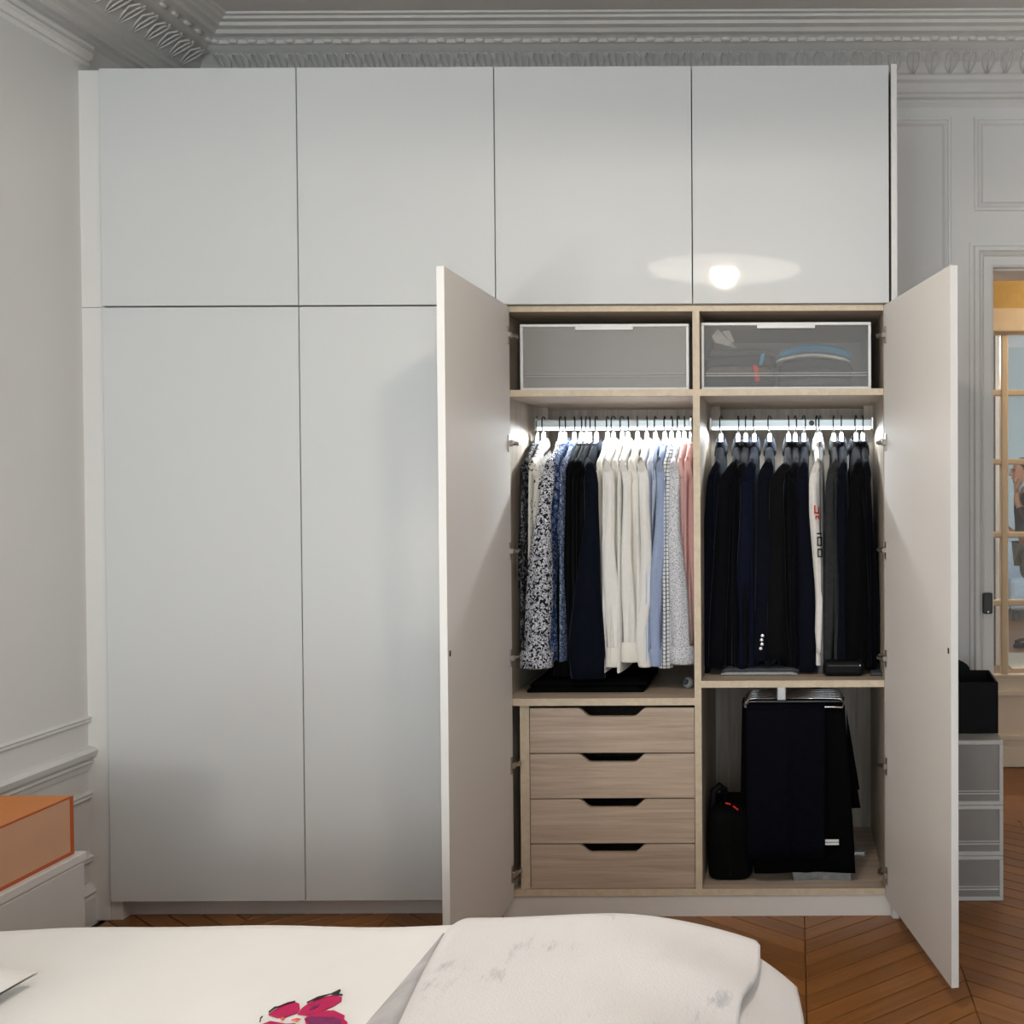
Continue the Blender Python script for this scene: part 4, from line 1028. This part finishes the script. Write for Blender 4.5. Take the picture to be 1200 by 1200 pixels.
# throw blanket piled over the foot of the bed
m, nt, b = nodes('throw_fleece'); v = coords(nt, (1, 1, 1))
t1 = N(nt, 'ShaderNodeTexNoise'); t1.inputs['Scale'].default_value = 5.5; t1.inputs['Detail'].default_value = 3; L(nt, v, t1.inputs['Vector'])
v2 = coords(nt, (16, 5, 16), (0, 0, .5)); t2 = N(nt, 'ShaderNodeTexNoise'); t2.inputs['Scale'].default_value = 1; t2.inputs['Detail'].default_value = 5; t2.inputs['Roughness'].default_value = .7; L(nt, v2, t2.inputs['Vector'])
mm = N(nt, 'ShaderNodeMath', operation='MULTIPLY'); L(nt, t1.outputs[0], mm.inputs[0]); L(nt, t2.outputs[0], mm.inputs[1])
L(nt, ramp(nt, mm.outputs[0], [(.22, (.76, .73, .72)), (.335, (.74, .715, .71)), (.39, (.55, .54, .55)), (.43, (.40, .40, .42))]), b.inputs['Base Color'])
b.inputs['Roughness'].default_value = .95; b.inputs['Sheen Weight'].default_value = .3
t3 = N(nt, 'ShaderNodeTexNoise'); t3.inputs['Scale'].default_value = 260; L(nt, v, t3.inputs['Vector'])
bp = N(nt, 'ShaderNodeBump'); bp.inputs['Strength'].default_value = .35; bp.inputs['Distance'].default_value = .003; L(nt, t3.outputs[0], bp.inputs['Height']); L(nt, bp.outputs[0], b.inputs['Normal'])
MATS['throw_fleece'] = m
plain('throw_grey', (.46, .455, .46), .95, var=.16, nscale=14, bump=.3, bscale=260)
BL = thing('throw_blanket', (1.75, -1.9, .3), 'pale fleece throw with grey smudges piled over the foot of the bed', 'blanket')
def hump(X, Y):
    u = max(0, min(1, (X-1.47)/.06)); k = u*u*(3-2*u)
    return .012*k + .010*math.sin(5*X+3*Y) * k
def throw_layer(name, x0, x1, y1, z, drop, r, cr, seed, nx=90, ny=80, y0=None, th=.014):
    """upper sheet whose outer far corner is rounded and sags over the bed corner"""
    y0 = BY0-.03 if y0 is None else y0
    vs = []
    for j in range(ny+1):
        for i in range(nx+1):
            s, q = i/nx, j/ny
            X = x0+(x1-x0)*s; Y = y0+(y1-y0)*q
            fx_ = max(0, (X-(x1-cr))/cr); fy_ = max(0, (Y-(y1-.06))/.06)      # towards the foot end, towards the far border
            el = max(0, 1-(X-x0)/.05)                           # rolled left border
            X += .012*math.sin(9*Y+seed)*fx_ + .006*math.sin(21*Y+seed)*fx_
            zz = z - drop*fx_**2.1 - .030*fy_**2 - (.030*el**2) + .004*math.sin(6*X+4*Y+seed)+.003*math.sin(13*X-7*Y+seed*2) + .009*fx_*math.sin(26*Y+8*X+seed); X -= .06*fx_*fy_**2
            vs.append((X, Y, zz))
    fs = [(j*(nx+1)+i, j*(nx+1)+i+1, (j+1)*(nx+1)+i+1, (j+1)*(nx+1)+i) for j in range(ny) for i in range(nx)]
    o = obj(name, MB().add(vs, fs), 'throw_fleece', BL, smooth=True)
    md = o.modifiers.new('solid', 'SOLIDIFY'); md.thickness = th; md.offset = -1
    return o
throw_layer('upper_layer', 1.470, 2.035, BY1+.017, BZ+.022, .058, .05, .26, .4)
throw_layer('lower_layer', 1.52, 2.105, BY1+.012, BZ-.006, .105, .05, .26, 2.0)
strip_ = []
for i in range(31):
    q = i/30; y = BY0 + (BY1-.07-BY0)*q; wd = .012+.15*min(.5, max(0, BY1-.05-y))
    top = [(1.468+(wd+.004)*k/6) for k in range(7)]
    def lz_(X): return BZ+.022 - .030*max(0, 1-(X-1.470)/.05)**2 + .004*math.sin(6*X+4*y+.4)+.003*math.sin(13*X-7*y+.8)
    strip_.append([(x, y, lz_(max(x, 1.470))+.0025) for x in top] + [(x, y, lz_(max(x, 1.470))-.004) for x in top[::-1]])
obj('rolled_border', MB().loft(strip_), 'throw_grey', BL, smooth=True)
hang = []
for i in range(41):
    y = BY0 + (BY1-.02-BY0)*i/40; w_ = .014*math.sin(i*1.1)+.01*math.sin(i*.43)
    hang.append([(2.085+w_*.4, y, .44), (2.09+w_, y, .36), (2.10+w_*1.4, y, .28), (2.10+w_*1.6, y, .20), (2.088+w_*1.6, y, .20), (2.088+w_*1.4, y, .28), (2.078+w_, y, .36), (2.073+w_*.4, y, .44)])
obj('hanging_edge', MB().loft(hang), 'throw_fleece', BL, smooth=True)

# ------------------------------------------------------------------ ceiling lamp (seen mirrored in the upper doors)
lx, ly, lz = LAMP
LP = thing('ceiling_lamp', (lx, ly, ZC), 'wide white disc ceiling lamp mirrored in the glossy upper doors', 'lamp')
obj('disc', MB().lathe([(.02, lz+.045), (.15, lz+.038), (.28, lz+.018), (.345, lz-.006), (.346, lz-.012), (.335, lz-.006), (.27, lz+.012), (.15, lz+.028), (.02, lz+.034)], 48, (lx, ly, 0)), 'lamp_opal', LP, smooth=True)
obj('diffuser', MB().lathe([(.335, lz-.0075), (.27, lz+.010), (.15, lz+.026), (.02, lz+.032)], 48, (lx, ly, 0)), 'lamp_glow', LP, smooth=True)
obj('stem', MB().tube([(lx, ly, lz+.04), (lx, ly, ZC-.02)], .010, 10), 'chrome', LP, smooth=True)
obj('canopy', MB().lathe([(.03, ZC-.04), (.06, ZC-.025), (.065, ZC-.0005)], 24, (lx, ly, 0)), 'chrome', LP, smooth=True)
obj('bulb', MB().ball((lx, ly, lz+.008), .05, .05, .022, 16, 8), 'lamp_bulb', LP, smooth=True)
for k in range(16):
    a = 2*PI*k/16
    obj('glass_rod', MB().tube([(lx+.092*math.cos(a), ly+.092*math.sin(a), lz+.028), (lx+.092*math.cos(a), ly+.092*math.sin(a), lz-.072)], .0045, 6), 'lamp_rod', LP, smooth=True)

# added unseen table and globe lamp by the bed, brightening the low left
bx_, by_ = .24, BY0-.26
NT = thing('added_side_table', (bx_, by_, 0), 'small white table added out of view to hold the fill lamp', 'table')
obj('top', MB().box(bx_-.2, bx_+.2, by_-.2, by_+.2, .40, .425), 'stand_white', NT, bevel=.004, seg=2)
obj('shelf', MB().box(bx_-.18, bx_+.18, by_-.18, by_+.18, .14, .158), 'stand_white', NT, bevel=.003)
for a in (-.185, .155):
    for b2 in (-.185, .155): obj('leg', MB().box(bx_+a, bx_+a+.03, by_+b2, by_+b2+.03, 0, .40), 'stand_white', NT, bevel=.003)
BLP = thing('bedside_fill_lamp', (bx_, by_, .425), 'globe fill lamp added out of view, brightening the low left', 'lamp')
obj('base', MB().lathe([(.075, .4255), (.075, .437), (.02, .445)], 24, (bx_, by_, 0)), 'chrome', BLP, smooth=True)
obj('stem', MB().tube([(bx_, by_, .44), (bx_, by_, .86)], .009, 10), 'chrome', BLP, smooth=True)
obj('globe', MB().ball((bx_, by_, .955), .105, .105, .105, 24, 14), 'bedside_fill_globe', BLP, smooth=True)

# ------------------------------------------------------------------ the man in the far room
fx = PZ(1196, 757, 0)
mxo, myo = fx.x + .085, fx.y
def skinned(name, verts, edges, radii, mat, parent, root=0, sub=2):
    me = bpy.data.meshes.new(name); me.from_pydata([tuple(Vector(v)*1.0+Vector((mxo, myo, 0))) for v in verts], edges, []); me.materials.append(MATS[mat])
    o = link(name, me, parent)
    m = o.modifiers.new('skin', 'SKIN'); m.use_smooth_shade = True
    for i, r in enumerate(radii):
        sv = me.skin_vertices[0].data[i]; sv.radius = (r, r) if not isinstance(r, tuple) else r; sv.use_root = (i == root)
    s = o.modifiers.new('sub', 'SUBSURF'); s.levels = sub; s.render_levels = sub
    return o
PER = thing('person', (mxo, myo, 0), 'man in navy jacket and grey shorts, hand at his face, behind the glazed door', 'person')
# standing, facing the camera's left, head bowed, right hand raised to the mouth
H = 1.60
bodyv = [(0, 0, .86), (0, 0, 1.02), (-.005, 0, 1.20), (-.01, 0, 1.33), (-.025, 0, 1.40), (-.05, -.005, 1.45),
         (-.005, -.10, .82), (-.02, -.11, .46), (.02, -.11, .08), (-.06, -.115, .035), (-.13, -.12, .025),
         (.01, .10, .82), (.03, .11, .46), (.08, .11, .08), (.0, .115, .035), (-.07, .12, .025),
         (-.01, -.17, 1.30), (-.08, -.21, 1.06), (-.14, -.10, 1.26), (-.135, -.06, 1.33),
         (-.01, .17, 1.30), (.0, .21, 1.05), (-.10, .12, .96), (-.15, .06, .98)]
bodye = [(0, 1), (1, 2), (2, 3), (3, 4), (4, 5), (0, 6), (6, 7), (7, 8), (8, 9), (9, 10), (0, 11), (11, 12), (12, 13), (13, 14), (14, 15),
         (3, 16), (16, 17), (17, 18), (18, 19), (3, 20), (20, 21), (21, 22), (22, 23)]
bodyr = [.13, .125, .14, .11, .055, .05, .085, .058, .036, .035, .025, .085, .058, .036, .035, .025, .055, .040, .030, .026, .055, .040, .030, .026]
BODY = skinned('body', bodyv, bodye, bodyr, 'skin', PER)
hc = Vector((mxo-.075, myo-.005, 1.515))
hd = MB(); rings = []
for i, (dz_, rx_, ry_, ox) in enumerate([(-.115, .030, .030, -.035), (-.105, .048, .042, -.03), (-.085, .060, .054, -.022), (-.05, .074, .066, -.012), (-.015, .082, .071, -.004), (.02, .088, .074, .004), (.06, .088, .074, .010), (.09, .074, .064, .012), (.108, .045, .04, .012), (.113, .015, .015, .012)]):
    rings.append([(hc.x+ox+rx_*math.cos(2*PI*k/18), hc.y+ry_*math.sin(2*PI*k/18), hc.z+dz_) for k in range(18)])
hd.loft(rings)
hdo = obj('head', hd, 'skin', PER, smooth=True)
obj('nose', MB().tube([hc+Vector((-.084, 0, .02)), hc+Vector((-.100, 0, -.012)), hc+Vector((-.108, 0, -.030)), hc+Vector((-.088, 0, -.038))], [.008, .011, .014, .010], 8), 'skin', hdo, smooth=True)
obj('mouth', MB().tube([hc+Vector((-.078, -.022, -.062)), hc+Vector((-.090, 0, -.060)), hc+Vector((-.078, .022, -.062))], .005, 6), 'red_print', hdo, smooth=True)
for s in (-1, 1):
    obj('eye', MB().ball(hc+Vector((-.078, s*.030, .012)), .008, .012, .007), 'hair_dark', hdo, smooth=True)
    obj('ear', MB().ball(hc+Vector((.012, s*.074, -.005)), .020, .009, .030), 'skin', hdo, smooth=True)
    obj('lens', MB().tube([hc+Vector((-.094, s*.032+.020*math.cos(k*PI/6), .010+.016*math.sin(k*PI/6))) for k in range(13)], .002, 5), 'dark_metal', hdo)
hr = MB(); rings = []
for (dz_, k_, ox) in ((-.02, 1.03, .016), (.02, 1.06, .014), (.06, 1.07, .016), (.092, 1.07, .016), (.112, 1.05, .014), (.12, .6, .012)):
    rx_ = interp([(-.02, .080), (.02, .088), (.06, .088), (.09, .074), (.108, .048), (.13, .02)], dz_)*k_; ry_ = rx_*.86
    ring_ = []
    for k in range(18):
        a = 2*PI*k/18; c = math.cos(a); cut = .55 if (c < -.3 and dz_ < .06) else 1
        ring_.append((hc.x+ox+rx_*c*cut, hc.y+ry_*math.sin(a), hc.z+dz_))
    rings.append(ring_)
obj('hair', hr.loft(rings), 'hair_dark', PER, smooth=True)
# hand at the mouth: palm and five curled fingers
hb = Vector((mxo-.135, myo-.06, 1.33))
hv = [(0, 0, 0), (-.008, .006, .035), (-.012, .012, .070)]; he = [(0, 1), (1, 2)]; hrd = [(.022, .020), (.036, .018), (.034, .015)]
hand = MB(); rings = []
for (ox, oy, oz, rx_, ry_) in ((0, 0, -.02, .022, .024), (-.004, .006, .02, .018, .034), (-.006, .014, .055, .016, .040), (-.004, .020, .085, .013, .038)):
    rings.append([(hb.x+ox+rx_*math.cos(2*PI*k/12), hb.y+oy+ry_*math.sin(2*PI*k/12), hb.z+oz) for k in range(12)])
hand.loft(rings)
for i, (oy, ln) in enumerate(((-.014, .062), (.008, .072), (.029, .068), (.048, .054))):
    b0 = hb+Vector((-.004, oy, .082)); hand.tube([b0, b0+Vector((-.010, 0, ln*.45)), b0+Vector((.008, .004, ln*.72)), b0+Vector((.022, .006, ln*.62))], [.0095, .009, .0085, .007], 8)
hand.tube([hb+Vector((-.002, -.024, .02)), hb+Vector((-.010, -.044, .05)), hb+Vector((.004, -.040, .085)), hb+Vector((.014, -.030, .10))], [.012, .0105, .0095, .008], 8)
obj('hand', hand, 'skin', PER, smooth=True)
hb2 = Vector((mxo-.15, myo+.06, .98)); hand = MB().ball(hb2, .04, .018, .034)
for i in range(4): hand.tube([hb2+Vector((-.03, 0, .022-.014*i)), hb2+Vector((-.062, -.006, .020-.014*i)), hb2+Vector((-.078, -.022, .016-.014*i))], [.009, .0085, .007], 8)
hand.tube([hb2+Vector((-.01, 0, .03)), hb2+Vector((-.03, -.01, .052)), hb2+Vector((-.05, -.018, .056))], [.010, .009, .008], 8)
obj('hand', hand, 'skin', PER, smooth=True)
jk = [(0, 0, .90), (0, 0, 1.04), (-.005, 0, 1.20), (-.008, 0, 1.33), (-.010, 0, 1.375), (-.01, -.17, 1.30), (-.08, -.21, 1.06), (-.13, -.125, 1.21), (-.01, .17, 1.30), (.0, .21, 1.05), (-.09, .13, .965)]
skinned('jacket', jk, [(0, 1), (1, 2), (2, 3), (3, 4), (3, 5), (5, 6), (6, 7), (3, 8), (8, 9), (9, 10)], [.155, .145, .155, .125, .085, .075, .058, .048, .075, .058, .048], 'jacket_navy', PER)
sh = [(0, 0, .90), (-.005, -.10, .80), (-.014, -.11, .56), (.01, .10, .80), (.022, .11, .56)]
skinned('shorts', sh, [(0, 1), (1, 2), (0, 3), (3, 4)], [.145, .105, .092, .105, .092], 'shorts_grey', PER)
obj('shirt_collar', MB().tube([(mxo-.12, myo-.05, 1.33), (mxo-.10, myo-.045, 1.385), (mxo-.05, myo-.06, 1.42), (mxo+.01, myo, 1.44), (mxo-.05, myo+.06, 1.42), (mxo-.10, myo+.045, 1.385), (mxo-.12, myo+.05, 1.33)], .018, 8), 'shirt_blue', PER, smooth=True)
for s, ox in ((-1, 0), (1, .06)):
    sx, sy = mxo-.05+ox, myo+s*.115
    rings = []
    for (dx, w2, h2) in ((.105, .020, .03), (.09, .036, .045), (.04, .042, .060), (-.03, .048, .056), (-.09, .044, .044), (-.125, .022, .03)):
        rings.append([(sx+dx, sy+w2*math.cos(2*PI*k/12), .002+h2*.5+h2*.5*math.sin(2*PI*k/12)) for k in range(12)])
    obj('shoe', MB().loft(rings), 'black_leather', PER, smooth=True)

# the figure is modelled at 1.63 m and brought to its real height about its base point
PER.scale = (.945, .945, .945)
